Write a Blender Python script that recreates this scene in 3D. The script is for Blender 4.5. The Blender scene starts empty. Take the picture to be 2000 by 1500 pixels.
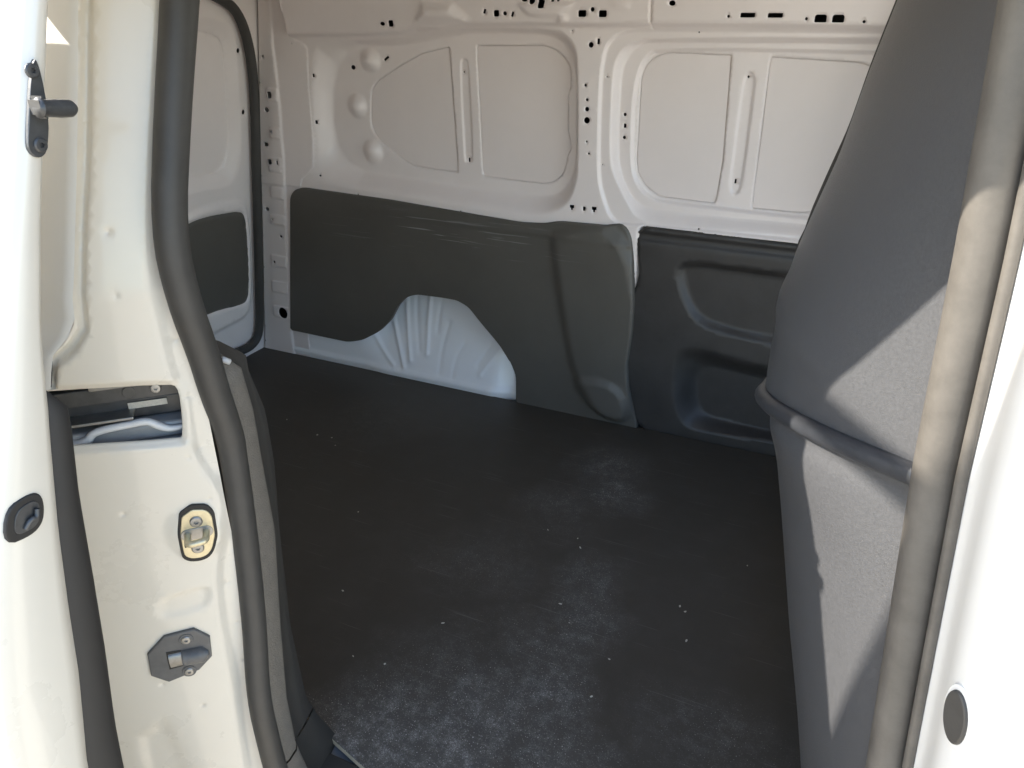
import bpy, bmesh, math, random
import numpy as np
from mathutils import Vector
from mathutils.geometry import delaunay_2d_cdt

# ------------------------------------------------------------------ camera, sky, sun, exposure
scene = bpy.context.scene
COL = scene.collection
R = math.radians

cam_data = bpy.data.cameras.new("camera")
cam_data.sensor_width = 36.0
cam_data.lens = 27.0
cam_data.clip_start = 0.02
cam_data.clip_end = 500.0
cam = bpy.data.objects.new("camera", cam_data)
cam.location = (0.0, -0.60, 1.25)
cam.rotation_euler = (R(90.0 - 26.565), 0.0, R(24.7))
COL.objects.link(cam)
scene.camera = cam

SUN_DIR = Vector((2.30, 1.0, -1.70)).normalized()      # the way the light travels (van frame)
elev = math.asin(-SUN_DIR.z)
azim = math.atan2(-SUN_DIR.x, -SUN_DIR.y)
world = bpy.data.worlds.new("World")
scene.world = world
world.use_nodes = True
wn = world.node_tree
sky = wn.nodes.new("ShaderNodeTexSky")
sky.sky_type = 'NISHITA'
sky.sun_disc = False
sky.sun_elevation = elev
sky.sun_rotation = azim
sky.dust_density = 0.6
wn.links.new(sky.outputs[0], wn.nodes["Background"].inputs[0])
wn.nodes["Background"].inputs[1].default_value = 0.15

sun_data = bpy.data.lights.new("sun", 'SUN')
sun_data.energy = 3.8
sun_data.angle = R(0.53)
sun_data.color = (1.0, 0.93, 0.82)
sun = bpy.data.objects.new("sun", sun_data)
sun.rotation_euler = SUN_DIR.to_track_quat('-Z', 'Y').to_euler()
sun.location = (-6, -6, 8)
COL.objects.link(sun)

scene.view_settings.view_transform = 'Standard'
scene.view_settings.look = 'None'
scene.view_settings.exposure = 1.98
scene.view_settings.gamma = 1.0
scene.view_settings.use_curve_mapping = False
scene.cycles.use_denoising = True
scene.cycles.max_bounces = 14
scene.cycles.diffuse_bounces = 14
scene.cycles.glossy_bounces = 6
scene.cycles.sample_clamp_indirect = 6.0

# ------------------------------------------------------------------ materials
def mat(name, base, rough=0.5, metal=0.0, coat=0.0, var=0.0, var_scale=6.0, grain=0.0, grain_scale=900.0, spec=0.5, dirt=None):
    m = bpy.data.materials.new(name)
    m.use_nodes = True
    nt = m.node_tree
    b = nt.nodes["Principled BSDF"]
    b.inputs["Base Color"].default_value = (*base, 1)
    b.inputs["Roughness"].default_value = rough
    b.inputs["Metallic"].default_value = metal
    b.inputs["Specular IOR Level"].default_value = spec
    b.inputs["Coat Weight"].default_value = coat
    b.inputs["Coat Roughness"].default_value = 0.06
    tc = nt.nodes.new("ShaderNodeTexCoord")
    if var > 0 or dirt:
        n = nt.nodes.new("ShaderNodeTexNoise")
        n.inputs["Scale"].default_value = var_scale
        n.inputs["Detail"].default_value = 8
        n.inputs["Roughness"].default_value = 0.65
        nt.links.new(tc.outputs["Object"], n.inputs["Vector"])
        ramp = nt.nodes.new("ShaderNodeValToRGB")
        lo = tuple(c * (1 - var) for c in base)
        hi = tuple(min(1, c * (1 + var)) for c in base)
        if dirt:
            lo = dirt
            ramp.color_ramp.elements[0].position = 0.10
            ramp.color_ramp.elements[1].position = 0.62
        else:
            ramp.color_ramp.elements[0].position = 0.3
            ramp.color_ramp.elements[1].position = 0.7
        ramp.color_ramp.elements[0].color = (*lo, 1)
        ramp.color_ramp.elements[1].color = (*hi, 1)
        nt.links.new(n.outputs["Fac"], ramp.inputs["Fac"])
        nt.links.new(ramp.outputs["Color"], b.inputs["Base Color"])
        mr = nt.nodes.new("ShaderNodeMapRange")
        mr.inputs["To Min"].default_value = max(0.02, rough - 0.08)
        mr.inputs["To Max"].default_value = rough + 0.08
        nt.links.new(n.outputs["Fac"], mr.inputs["Value"])
        nt.links.new(mr.outputs[0], b.inputs["Roughness"])
    if grain > 0:
        g = nt.nodes.new("ShaderNodeTexNoise")
        g.inputs["Scale"].default_value = grain_scale
        g.inputs["Detail"].default_value = 2
        nt.links.new(tc.outputs["Object"], g.inputs["Vector"])
        bp = nt.nodes.new("ShaderNodeBump")
        bp.inputs["Strength"].default_value = grain
        bp.inputs["Distance"].default_value = 0.001
        nt.links.new(g.outputs["Fac"], bp.inputs["Height"])
        nt.links.new(bp.outputs[0], b.inputs["Normal"])
    return m

M = {}
M['paint'] = mat("white_paint", (0.70, 0.69, 0.66), 0.30, coat=0.6, var=0.02, var_scale=3.0)
M['paint_in'] = mat("white_paint_inside", (0.82, 0.75, 0.72), 0.38, coat=0.25, var=0.03, var_scale=4.0, grain=0.03, grain_scale=60)
M['skin'] = mat("white_skin_inside", (0.815, 0.742, 0.71), 0.42, var=0.03, var_scale=3.0)
M['jamb'] = mat("white_paint_jamb", (0.69, 0.645, 0.56), 0.28, coat=0.5, var=0.02, var_scale=2.5, grain=0.03, grain_scale=70)
M['plastic'] = mat("black_moulded_plastic", (0.038, 0.035, 0.033), 0.46, var=0.2, var_scale=14, grain=0.35, grain_scale=700)
M['lining'] = mat("charcoal_hardboard", (0.100, 0.092, 0.079), 0.44, var=0.10, var_scale=5, grain=0.25, grain_scale=420)
M['bulkhead'] = mat("grained_grey_plastic", (0.066, 0.067, 0.071), 0.36, var=0.16, var_scale=300, grain=0.35, grain_scale=1500)
M['rubber'] = mat("black_rubber", (0.050, 0.047, 0.043), 0.55, var=0.15, var_scale=25, grain=0.10, grain_scale=300)
M['rubber_dusty'] = mat("dusty_rubber", (0.088, 0.080, 0.070), 0.55, var=0.2, var_scale=30, grain=0.15, grain_scale=300)
M['strip'] = mat("weatherstrip_rubber", (0.024, 0.022, 0.020), 0.7, var=0.1, var_scale=20)
M['grained'] = mat("grained_trim", (0.17, 0.155, 0.135), 0.6, var=0.12, var_scale=60, grain=1.0, grain_scale=420)
M['trimdark'] = mat("dark_trim", (0.045, 0.042, 0.038), 0.6, var=0.1, var_scale=15, grain=0.3, grain_scale=600)
M['zinc'] = mat("yellow_zinc", (0.66, 0.59, 0.41), 0.45, metal=0.7, var=0.10, var_scale=120)
M['steel'] = mat("dull_steel", (0.34, 0.34, 0.335), 0.42, metal=0.9, var=0.15, var_scale=80)
M['darksteel'] = mat("dark_steel", (0.085, 0.085, 0.085), 0.42, metal=0.4, var=0.2, var_scale=60)
M['blackplast'] = mat("black_plastic_smooth", (0.11, 0.11, 0.11), 0.42, var=0.15, var_scale=60)
M['sealant'] = mat("grey_sealant", (0.62, 0.63, 0.64), 0.45, var=0.08, var_scale=60, grain=0.5, grain_scale=120)
M['greypaint'] = mat("grey_primer", (0.30, 0.305, 0.31), 0.35, var=0.2, var_scale=20)
M['chip'] = mat("pale_crumb", (0.62, 0.57, 0.48), 0.8, var=0.15, var_scale=200)
M['wood'] = mat("plywood_edge", (0.48, 0.40, 0.29), 0.7, var=0.25, var_scale=60)
M['post'] = mat("weathered_wood", (0.20, 0.15, 0.11), 0.85, var=0.3, var_scale=12, grain=0.6, grain_scale=60)
M['arch'] = mat("arch_paint_lit", (0.89, 0.89, 0.89), 0.34, coat=0.4, var=0.02, var_scale=5)  # inside white made lighter, puts light from the door into the arch's colour
M['rib'] = mat("dark_rib_plastic", (0.035, 0.037, 0.042), 0.36, var=0.15, var_scale=80, grain=0.3, grain_scale=1200)
M['shade_black'] = mat("cavity_shade_black", (0.02, 0.02, 0.022), 0.6)  # black that puts shade behind the punched holes
M['concrete'] = mat("light_concrete", (0.50, 0.43, 0.33), 0.9, var=0.12, var_scale=1.5, grain=0.3, grain_scale=80)

def scuff_lining():
    m = M['lining']; nt = m.node_tree; b = nt.nodes["Principled BSDF"]
    src = b.inputs["Base Color"].links[0].from_socket
    tc = nt.nodes.new("ShaderNodeTexCoord")
    mp = nt.nodes.new("ShaderNodeMapping"); mp.inputs["Scale"].default_value = (5, 1, 150)
    nt.links.new(tc.outputs["Object"], mp.inputs["Vector"])
    n = nt.nodes.new("ShaderNodeTexNoise"); n.inputs["Scale"].default_value = 1.0; n.inputs["Detail"].default_value = 3
    nt.links.new(mp.outputs[0], n.inputs["Vector"])
    r = nt.nodes.new("ShaderNodeValToRGB"); r.color_ramp.elements[0].position = 0.62; r.color_ramp.elements[1].position = 0.70
    nt.links.new(n.outputs["Fac"], r.inputs["Fac"])
    # scuffs only in a patch about 0.5 m wide high on the board
    sep = nt.nodes.new("ShaderNodeSeparateXYZ"); nt.links.new(tc.outputs["Object"], sep.inputs[0])
    def band(sock, c, w):
        a = nt.nodes.new("ShaderNodeMath"); a.operation = 'SUBTRACT'; nt.links.new(sock, a.inputs[0]); a.inputs[1].default_value = c
        d = nt.nodes.new("ShaderNodeMath"); d.operation = 'ABSOLUTE'; nt.links.new(a.outputs[0], d.inputs[0])
        e = nt.nodes.new("ShaderNodeMapRange"); e.inputs["From Min"].default_value = 0.0; e.inputs["From Max"].default_value = w
        e.inputs["To Min"].default_value = 1; e.inputs["To Max"].default_value = 0
        nt.links.new(d.outputs[0], e.inputs["Value"]); return e.outputs[0]
    def mul(p, q):
        a = nt.nodes.new("ShaderNodeMath"); a.operation = 'MULTIPLY'; nt.links.new(p, a.inputs[0])
        if isinstance(q, float): a.inputs[1].default_value = q
        else: nt.links.new(q, a.inputs[1])
        return a.outputs[0]
    f = mul(mul(mul(band(sep.outputs["X"], -1.25, 0.55), band(sep.outputs["Z"], 0.565, 0.09)), r.outputs["Color"]), 0.9)
    mx = nt.nodes.new("ShaderNodeMix"); mx.data_type = 'RGBA'
    nt.links.new(f, mx.inputs["Factor"]); nt.links.new(src, mx.inputs["A"]); mx.inputs["B"].default_value = (0.35, 0.35, 0.34, 1)
    nt.links.new(mx.outputs["Result"], b.inputs["Base Color"])
scuff_lining()

def floor_material(spots):
    """black phenolic floor board: fine fibre texture, drifts of pale dust, hairline scratches"""
    m = bpy.data.materials.new("black_floor_board"); m.use_nodes = True
    nt = m.node_tree; b = nt.nodes["Principled BSDF"]; L = nt.links.new
    tc = nt.nodes.new("ShaderNodeTexCoord")
    def noise(scale, detail=6, rough=0.6, vec=None):
        n = nt.nodes.new("ShaderNodeTexNoise"); n.inputs["Scale"].default_value = scale
        n.inputs["Detail"].default_value = detail; n.inputs["Roughness"].default_value = rough
        L(vec if vec else tc.outputs["Object"], n.inputs["Vector"]); return n.outputs["Fac"]
    def rng(s, a, bb, c=0.0, d=1.0):
        n = nt.nodes.new("ShaderNodeMapRange"); n.inputs["From Min"].default_value = a; n.inputs["From Max"].default_value = bb
        n.inputs["To Min"].default_value = c; n.inputs["To Max"].default_value = d; L(s, n.inputs["Value"]); return n.outputs[0]
    def op(o, p, q):
        n = nt.nodes.new("ShaderNodeMath"); n.operation = o
        for i, v in enumerate((p, q)):
            if isinstance(v, (int, float)): n.inputs[i].default_value = v
            else: L(v, n.inputs[i])
        return n.outputs[0]
    drift = None
    warp = nt.nodes.new("ShaderNodeVectorMath"); warp.operation = 'ADD'
    wn_ = nt.nodes.new("ShaderNodeTexNoise"); wn_.inputs["Scale"].default_value = 5; wn_.inputs["Detail"].default_value = 4
    L(tc.outputs["Object"], wn_.inputs["Vector"])
    ws = nt.nodes.new("ShaderNodeVectorMath"); ws.operation = 'SCALE'; ws.inputs["Scale"].default_value = 0.22
    L(wn_.outputs["Color"], ws.inputs[0]); L(tc.outputs["Object"], warp.inputs[0]); L(ws.outputs[0], warp.inputs[1])
    for (x, y, r, a) in spots:
        d = nt.nodes.new("ShaderNodeVectorMath"); d.operation = 'DISTANCE'
        L(warp.outputs[0], d.inputs[0]); d.inputs[1].default_value = (x + 0.11, y + 0.11, 0.11)
        v = op('MULTIPLY', rng(d.outputs["Value"], r, r * 0.15), a)
        drift = v if drift is None else op('MAXIMUM', drift, v)
    fine = op('ADD', op('MULTIPLY', rng(noise(26, 12, 0.85), 0.48, 0.70), rng(noise(360, 8, 0.95), 0.47, 0.66)), op('MULTIPLY', rng(noise(12, 6, 0.7), 0.5, 0.7), rng(noise(210, 10, 0.95), 0.56, 0.72)))
    speck = rng(noise(330, 3, 0.6), 0.63, 0.70)
    haze_ = rng(noise(9, 6, 0.7), 0.45, 0.75, 0.0, 0.02)
    dust = op('ADD', op('MULTIPLY', drift, op('ADD', fine, 0.03)), op('MULTIPLY', drift, op('MULTIPLY', speck, 0.9)))
    dust = op('ADD', op('MULTIPLY', dust, 2.8), haze_)
    # long thin scratches at two angles
    for ang, th in ((0.5, 0.70), (-0.9, 0.71), (1.9, 0.72), (0.1, 0.70)):
        mp = nt.nodes.new("ShaderNodeMapping"); mp.inputs["Rotation"].default_value = (0, 0, ang); mp.inputs["Scale"].default_value = (4, 190, 1)
        L(tc.outputs["Object"], mp.inputs["Vector"])
        dust = op('ADD', dust, op('MULTIPLY', rng(noise(1.0, 2, 0.5, mp.outputs[0]), th, th + 0.04), 0.09))
    cl = op('MINIMUM', dust, 1.0)
    mx = nt.nodes.new("ShaderNodeMix"); mx.data_type = 'RGBA'
    mx.inputs["A"].default_value = (0.052, 0.044, 0.034, 1); mx.inputs["B"].default_value = (0.62, 0.58, 0.53, 1)
    L(cl, mx.inputs["Factor"]); L(mx.outputs["Result"], b.inputs["Base Color"])
    L(rng(cl, 0.0, 0.5, 0.50, 0.85), b.inputs["Roughness"])
    bp = nt.nodes.new("ShaderNodeBump"); bp.inputs["Strength"].default_value = 0.6; bp.inputs["Distance"].default_value = 0.001
    L(noise(330, 3), bp.inputs["Height"]); L(bp.outputs[0], b.inputs["Normal"])
    return m

# ------------------------------------------------------------------ measurements (metres; far wall as x, z; cross planes as y, z; jamb as distance outward, z)
W1_IN = [(-1.643, 1.119), (-1.355, 1.123), (-1.179, 1.16), (-1.126, 1.165), (-0.921, 1.164), (-0.871, 1.153), (-0.838, 1.123), (-0.82, 1.087), (-0.814, 1.02), (-0.807, 0.846), (-0.814, 0.783), (-0.841, 0.732), (-0.888, 0.712), (-0.972, 0.709), (-1.361, 0.725), (-1.691, 0.737)]
W1_OUT = [(-1.711, 1.116), (-1.632, 1.137), (-1.366, 1.151), (-1.315, 1.168), (-1.236, 1.169), (-1.152, 1.181), (-0.9, 1.184), (-0.836, 1.178), (-0.798, 1.136), (-0.791, 1.091), (-0.78, 0.83), (-0.782, 0.773), (-0.798, 0.714), (-0.843, 0.672), (-0.914, 0.652), (-0.98, 0.649), (-1.335, 0.667), (-1.806, 0.683), (-1.742, 0.739)]
PANEL_A = [(-1.223, 1.126), (-1.321, 1.105), (-1.404, 1.067), (-1.499, 1.016), (-1.519, 0.986), (-1.53, 0.886), (-1.521, 0.858), (-1.499, 0.831), (-1.419, 0.782), (-1.373, 0.76), (-1.292, 0.755), (-1.206, 0.753), (-1.209, 0.844), (-1.217, 1.014)]
PANEL_B = [(-1.134, 1.131), (-0.915, 1.136), (-0.876, 1.125), (-0.845, 1.1), (-0.83, 1.072), (-0.829, 1.024), (-0.837, 1.017), (-0.833, 0.9), (-0.825, 0.886), (-0.822, 0.85), (-0.833, 0.839), (-0.835, 0.807), (-0.848, 0.774), (-0.871, 0.754), (-0.903, 0.743), (-0.979, 0.744), (-1.119, 0.749)]
SLOT_1 = [(-1.185, 1.096), (-1.166, 1.096), (-1.157, 1.077), (-1.149, 0.799), (-1.156, 0.785), (-1.178, 0.783), (-1.186, 0.796), (-1.193, 1.076)]
DIMPLES = [('o', -1.51, 1.08, 0.0747, 0.0635, 0), ('o', -1.574, 0.939, 0.0711, 0.0676, 0), ('o', -1.527, 0.797, 0.0756, 0.0707, 0)]
HOLES_W1 = [('o', -1.579, 1.056, 0.0167, 0.014, 0), ('r', -1.45, 1.086, 0.02, 0.0073, 0.6), ('o', -1.178, 1.055, 0.0055, 0.0061, 0), ('r', -1.167, 0.796, 0.0058, 0.0133, 0)]
REINF_SEAM = [(-1.761, 1.25), (-1.778, 1.147), (-1.724, 1.124), (-1.713, 1.112), (-1.725, 0.976), (-1.731, 0.817), (-1.743, 0.735), (-1.797, 0.691), (-1.809, 0.662)]
STRIP_SEAM = [(-1.845, 1.117), (-1.845, 1.049), (-1.849, 0.937), (-1.858, 0.82), (-1.86, 0.76), (-1.877, 0.621), (-1.892, 0.49), (-1.91, 0.351)]
HOLES_REAR = [('o', -1.894, 1.084, 0.0091, 0.0078, 0), ('r', -1.885, 0.965, 0.0154, 0.0198, 0), ('o', -1.908, 0.916, 0.0172, 0.0154, 0), ('o', -1.899, 0.847, 0.0079, 0.0073, 0), ('r', -1.931, 0.801, 0.0161, 0.0124, 0), ('r', -1.922, 0.743, 0.0162, 0.0165, 0), ('r', -1.89, 0.742, 0.0064, 0.0139, 0), ('o', -1.969, 0.571, 0.0169, 0.0135, 0), ('o', -1.95, 0.536, 0.0085, 0.0082, 0), ('o', -1.923, 0.475, 0.0102, 0.0097, 0), ('o', -1.97, 0.373, 0.0088, 0.0087, 0), ('r', -1.704, 1.031, 0.0058, 0.011, 0), ('r', -1.716, 0.885, 0.0059, 0.0116, 0), ('o', -1.722, 0.709, 0.0092, 0.0062, 0), ('o', -1.568, 0.66, 0.0052, 0.0049, 0), ('o', -1.175, 0.643, 0.0046, 0.0046, 0), ('o', -1.773, 1.126, 0.0036, 0.0027, 0)]
TABS = [('r', -1.871, 0.966, 0.0613, 0.0464, 0), ('r', -1.881, 0.842, 0.055, 0.0425, 0), ('r', -1.899, 0.735, 0.0724, 0.0569, 0), ('r', -1.913, 0.634, 0.0658, 0.046, 0), ('r', -1.925, 0.536, 0.0756, 0.0408, 0), ('r', -1.948, 0.377, 0.0782, 0.0504, 0)]
TABS2 = [('r', -1.966, 0.273, 0.0763, 0.0512, 0), ('r', -1.976, 0.171, 0.0778, 0.053, 0)]
HOLES_REAR2 = [('o', -1.962, 0.169, 0.0414, 0.0459, 0)]
HOLES_PILLAR = [('o', -0.757, 1.141, 0.0144, 0.0143, 0), ('r', -0.736, 1.15, 0.0071, 0.0142, 0), ('o', -0.768, 1.038, 0.0079, 0.0079, 0), ('o', -0.762, 1.0, 0.008, 0.008, 0), ('o', -0.761, 0.975, 0.0117, 0.0124, 0), ('o', -0.76, 0.945, 0.0172, 0.0174, 0), ('o', -0.758, 0.887, 0.0054, 0.0059, 0), ('o', -0.75, 0.854, 0.006, 0.006, 0), ('t', -0.796, 0.694, 0.0138, 0.015, 0), ('r', -0.757, 0.694, 0.0079, 0.0128, 0), ('t', -0.726, 0.695, 0.0146, 0.0159, 0), ('o', -0.813, 1.175, 0.0031, 0.0031, 0), ('o', -0.71, 1.061, 0.0036, 0.0037, 0), ('o', -0.71, 0.825, 0.0032, 0.0035, 0)]
HOLES_RAIL = [('o', -1.402, 1.187, 0.0164, 0.0107, 0), ('r', -1.373, 1.188, 0.0163, 0.0174, 0), ('r', -1.062, 1.222, 0.0067, 0.0126, -0.4), ('r', -1.026, 1.217, 0.0166, 0.0161, 0), ('o', -1.0, 1.217, 0.0109, 0.0107, 0), ('r', -0.977, 1.215, 0.0065, 0.0133, -0.4), ('o', -0.916, 1.247, 0.0169, 0.0148, 0.4), ('r', -0.888, 1.241, 0.0178, 0.0216, 0), ('o', -0.939, 1.249, 0.016, 0.0052, 0), ('r', -0.857, 1.249, 0.0083, 0.006, 0), ('o', -0.841, 1.249, 0.0082, 0.0051, 0), ('r', -0.774, 1.218, 0.0222, 0.0163, 0), ('o', -0.745, 1.228, 0.011, 0.011, 0), ('r', -0.717, 1.218, 0.0217, 0.0161, 0)]
HOLES_RAIL2 = [('o', -0.534, 1.243, 0.0157, 0.0122, 0), ('o', -0.392, 1.214, 0.0065, 0.0069, 0), ('r', -0.346, 1.217, 0.0348, 0.0102, 0), ('r', -0.281, 1.217, 0.0348, 0.0101, 0), ('o', -0.209, 1.21, 0.0061, 0.0067, 0), ('r', -0.177, 1.211, 0.0266, 0.0166, 0), ('r', -0.138, 1.211, 0.0262, 0.0165, 0), ('o', -0.081, 1.205, 0.0066, 0.0066, 0)]
HOLES_W2 = [('o', -0.66, 0.962, 0.0089, 0.0092, 0), ('r', -0.658, 0.932, 0.0073, 0.0114, 0), ('o', -0.658, 0.9, 0.009, 0.0094, 0)]
HOLES_SLOT2 = [('o', -0.338, 1.071, 0.0058, 0.0066, 0), ('r', -0.337, 0.802, 0.0052, 0.0125, 0)]
HOLES_BELT2 = [('o', -0.415, 0.669, 0.0049, 0.0049, 0), ('o', -0.469, 1.176, 0.0044, 0.004, 0)]
RAIL_EDGE = [(-1.758, 1.146), (-1.478, 1.153), (-1.35, 1.16), (-1.3, 1.172), (-1.221, 1.173), (-1.139, 1.185), (-0.911, 1.188), (-0.735, 1.187)]
RAIL_EDGE2 = [(-0.588, 1.19), (-0.295, 1.191), (-0.033, 1.19)]
PYRAMID = [(-1.265, 1.25), (-1.308, 1.179), (-1.121, 1.182), (-1.101, 1.2), (-1.159, 1.25)]
EMBOSS = [(-0.968, 1.25), (-0.96, 1.232), (-0.933, 1.208), (-0.906, 1.203), (-0.848, 1.203), (-0.818, 1.216), (-0.793, 1.237), (-0.793, 1.25)]
EMBOSS2 = [(-0.702, 1.25), (-0.696, 1.233), (-0.683, 1.228), (-0.64, 1.229), (-0.637, 1.25)]
PANEL_C = [(-0.386, 1.124), (-0.556, 1.127), (-0.592, 1.115), (-0.616, 1.091), (-0.625, 1.061), (-0.622, 0.839), (-0.616, 0.802), (-0.59, 0.766), (-0.548, 0.739), (-0.464, 0.737), (-0.382, 0.735), (-0.375, 0.858)]
PANEL_D = [(-0.29, 1.122), (-0.072, 1.115), (-0.048, 1.105), (-0.035, 1.081), (-0.008, 0.9), (-0.047, 0.759), (-0.092, 0.742), (-0.164, 0.732), (-0.285, 0.732)]
SLOT_2 = [(-0.346, 1.086), (-0.327, 1.086), (-0.316, 1.067), (-0.315, 1.034), (-0.314, 0.796), (-0.322, 0.766), (-0.34, 0.762), (-0.353, 0.779), (-0.355, 0.808), (-0.354, 1.061)]
W2_A = [(0.003, 1.19), (-0.594, 1.186), (-0.677, 1.179), (-0.713, 1.153), (-0.725, 1.119), (-0.732, 1.051), (-0.726, 0.818), (-0.714, 0.748), (-0.672, 0.654), (-0.591, 0.658), (-0.148, 0.665), (0.11, 0.672)]
W2_B = [(0.006, 1.176), (-0.58, 1.165), (-0.667, 1.144), (-0.691, 1.105), (-0.697, 1.061), (-0.693, 0.841), (-0.672, 0.791), (-0.636, 0.731), (-0.594, 0.667), (-0.436, 0.668), (-0.151, 0.679), (0.109, 0.679)]
W2_C = [(0.009, 1.158), (-0.586, 1.149), (-0.629, 1.146), (-0.663, 1.109), (-0.677, 1.06), (-0.672, 0.859), (-0.655, 0.784), (-0.619, 0.726), (-0.56, 0.704), (-0.392, 0.704), (-0.139, 0.71), (0.101, 0.716)]
W2_D = [(0.013, 1.142), (-0.577, 1.142), (-0.617, 1.117), (-0.638, 1.071), (-0.645, 0.98), (-0.638, 0.828), (-0.621, 0.775), (-0.575, 0.729), (-0.506, 0.72), (-0.379, 0.72), (-0.237, 0.717), (-0.141, 0.718), (0.1, 0.72)]
TRIM_1 = [(-1.936, 0.104), (-1.853, 0.624), (-1.833, 0.653), (-1.795, 0.664), (-1.446, 0.656), (-0.961, 0.632), (-0.885, 0.637), (-0.832, 0.65), (-0.676, 0.654), (-0.652, 0.664), (-0.626, 0.659), (-0.606, 0.63), (-0.593, 0.557), (-0.58, 0.43), (-0.579, 0.329), (-0.587, 0.223), (-0.576, 0.138), (-0.536, 0.018), (-0.975, 0.008), (-0.975, 0.101), (-0.997, 0.151), (-1.035, 0.205), (-1.111, 0.281), (-1.149, 0.323), (-1.191, 0.341), (-1.25, 0.342), (-1.356, 0.338), (-1.399, 0.319), (-1.435, 0.281), (-1.47, 0.221), (-1.523, 0.168), (-1.599, 0.122), (-1.666, 0.102)]
TRIM_1_BULGE = [(-0.872, 0.65), (-0.862, 0.522), (-0.83, 0.356), (-0.797, 0.197), (-0.781, 0.148), (-0.665, -0.019), (-0.514, 0.018), (-0.567, 0.683)]
TRIM_1_PAD = [(-0.81, 0.153), (-0.593, 0.175), (-0.541, 0.011), (-0.695, 0.006)]
ARCH = [(-2.061, 0.015), (-1.937, 0.026), (-1.448, 0.013), (-1.052, -0.011), (-0.972, 0.008), (-0.973, 0.101), (-0.993, 0.151), (-1.032, 0.208), (-1.108, 0.285), (-1.145, 0.327), (-1.191, 0.344), (-1.25, 0.346), (-1.356, 0.341), (-1.402, 0.322), (-1.44, 0.284), (-1.474, 0.223), (-1.525, 0.172), (-1.601, 0.127), (-1.665, 0.107), (-1.943, 0.109)]
RIB_0 = [(-1.552, 0.147), (-1.514, 0.076), (-1.472, 0.038)]
RIB_1 = [(-1.523, 0.172), (-1.478, 0.082), (-1.446, 0.03)]
RIB_2 = [(-1.475, 0.212), (-1.449, 0.112), (-1.428, 0.038)]
RIB_3 = [(-1.414, 0.285), (-1.41, 0.16), (-1.4, 0.064)]
RIB_4 = [(-1.369, 0.33), (-1.373, 0.214), (-1.363, 0.096)]
RIB_5 = [(-1.307, 0.335), (-1.321, 0.238), (-1.331, 0.094)]
RIB_6 = [(-1.255, 0.34), (-1.28, 0.23), (-1.288, 0.166)]
RIB_7 = [(-1.039, 0.2), (-1.09, 0.14), (-1.127, 0.086)]
RIB_8 = [(-1.016, 0.178), (-1.075, 0.112), (-1.115, 0.064)]
RIB_9 = [(-1.241, 0.198), (-1.269, 0.122), (-1.281, 0.039)]
RIB_10 = [(-1.178, 0.147), (-1.212, 0.101), (-1.227, 0.033)]
TRIM_2 = [(-0.594, 0.662), (-0.475, 0.663), (-0.151, 0.656), (-0.065, 0.653), (0.032, 0.093), (-0.114, 0.079), (-0.38, 0.036), (-0.496, 0.034), (-0.538, 0.101), (-0.558, 0.175), (-0.569, 0.323), (-0.567, 0.43), (-0.567, 0.499), (-0.579, 0.578)]
POCKET_U = [(-0.053, 0.582), (-0.148, 0.579), (-0.282, 0.581), (-0.417, 0.581), (-0.454, 0.573), (-0.469, 0.546), (-0.46, 0.501), (-0.435, 0.444), (-0.401, 0.398), (-0.343, 0.37), (-0.167, 0.356), (-0.014, 0.355)]
POCKET_L = [(-0.002, 0.289), (-0.164, 0.295), (-0.311, 0.312), (-0.396, 0.318), (-0.437, 0.299), (-0.451, 0.257), (-0.438, 0.123), (-0.413, 0.059), (-0.379, 0.027), (-0.278, 0.036), (0.036, 0.068)]
POCKET_L_IN = [(0.006, 0.219), (-0.167, 0.22), (-0.298, 0.234), (-0.351, 0.231), (-0.371, 0.206), (-0.372, 0.168), (-0.361, 0.109), (-0.336, 0.069), (-0.29, 0.06), (-0.117, 0.058), (0.033, 0.063)]
RD_SKIN = [(1.189, 1.191), (1.283, 1.177), (1.385, 1.157), (1.417, 1.134), (1.426, 1.053), (1.435, 0.826), (1.401, 0.75), (1.364, 0.724), (1.199, 0.746), (1.085, 0.766)]
RD_TRIM = [(1.063, 0.57), (1.182, 0.6), (1.252, 0.609), (1.363, 0.601), (1.445, 0.591), (1.478, 0.558), (1.483, 0.269), (1.46, 0.227), (1.427, 0.226), (1.244, 0.254), (1.031, 0.289)]
RD_EMB = [(1.067, 0.603), (1.184, 0.63), (1.261, 0.643), (1.366, 0.641), (1.454, 0.63), (1.495, 0.585), (1.498, 0.239), (1.474, 0.17), (1.375, 0.156), (1.024, 0.235)]
RD_SEAL = [(1.31, 1.274), (1.383, 1.25), (1.44, 1.22), (1.484, 1.141), (1.507, 1.024), (1.511, 0.878), (1.51, 0.669), (1.511, 0.539), (1.511, 0.3), (1.51, 0.121), (1.492, 0.062), (1.43, 0.044), (1.301, 0.072)]
RD_HOLES = [('o', 1.464, 1.105, 0.0153, 0.0154, 0), ('o', 1.479, 0.915, 0.0161, 0.0166, 0)]
SEAL_REAR = [(0.08, 1.25), (0.041, 1.138), (0.005, 1.02), (0.006, 0.941), (0.021, 0.857), (0.025, 0.813), (0.037, 0.739), (0.036, 0.706), (0.031, 0.591), (0.016, 0.428), (-0.004, 0.301), (-0.002, 0.193), (0.001, 0.132)]
JAMB_GUTTER = [(0.0875, 1.25), (0.0929, 1.1028), (0.1007, 0.9648), (0.1056, 0.924), (0.1186, 0.9038), (0.1388, 0.8844), (0.1496, 0.8436)]
JAMB_CREASE = [(0.0718, 1.25), (0.078, 1.102), (0.0842, 1.0234), (0.0883, 0.9403), (0.093, 0.9097), (0.112, 0.8869), (0.1342, 0.8708), (0.1425, 0.8424)]
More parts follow.
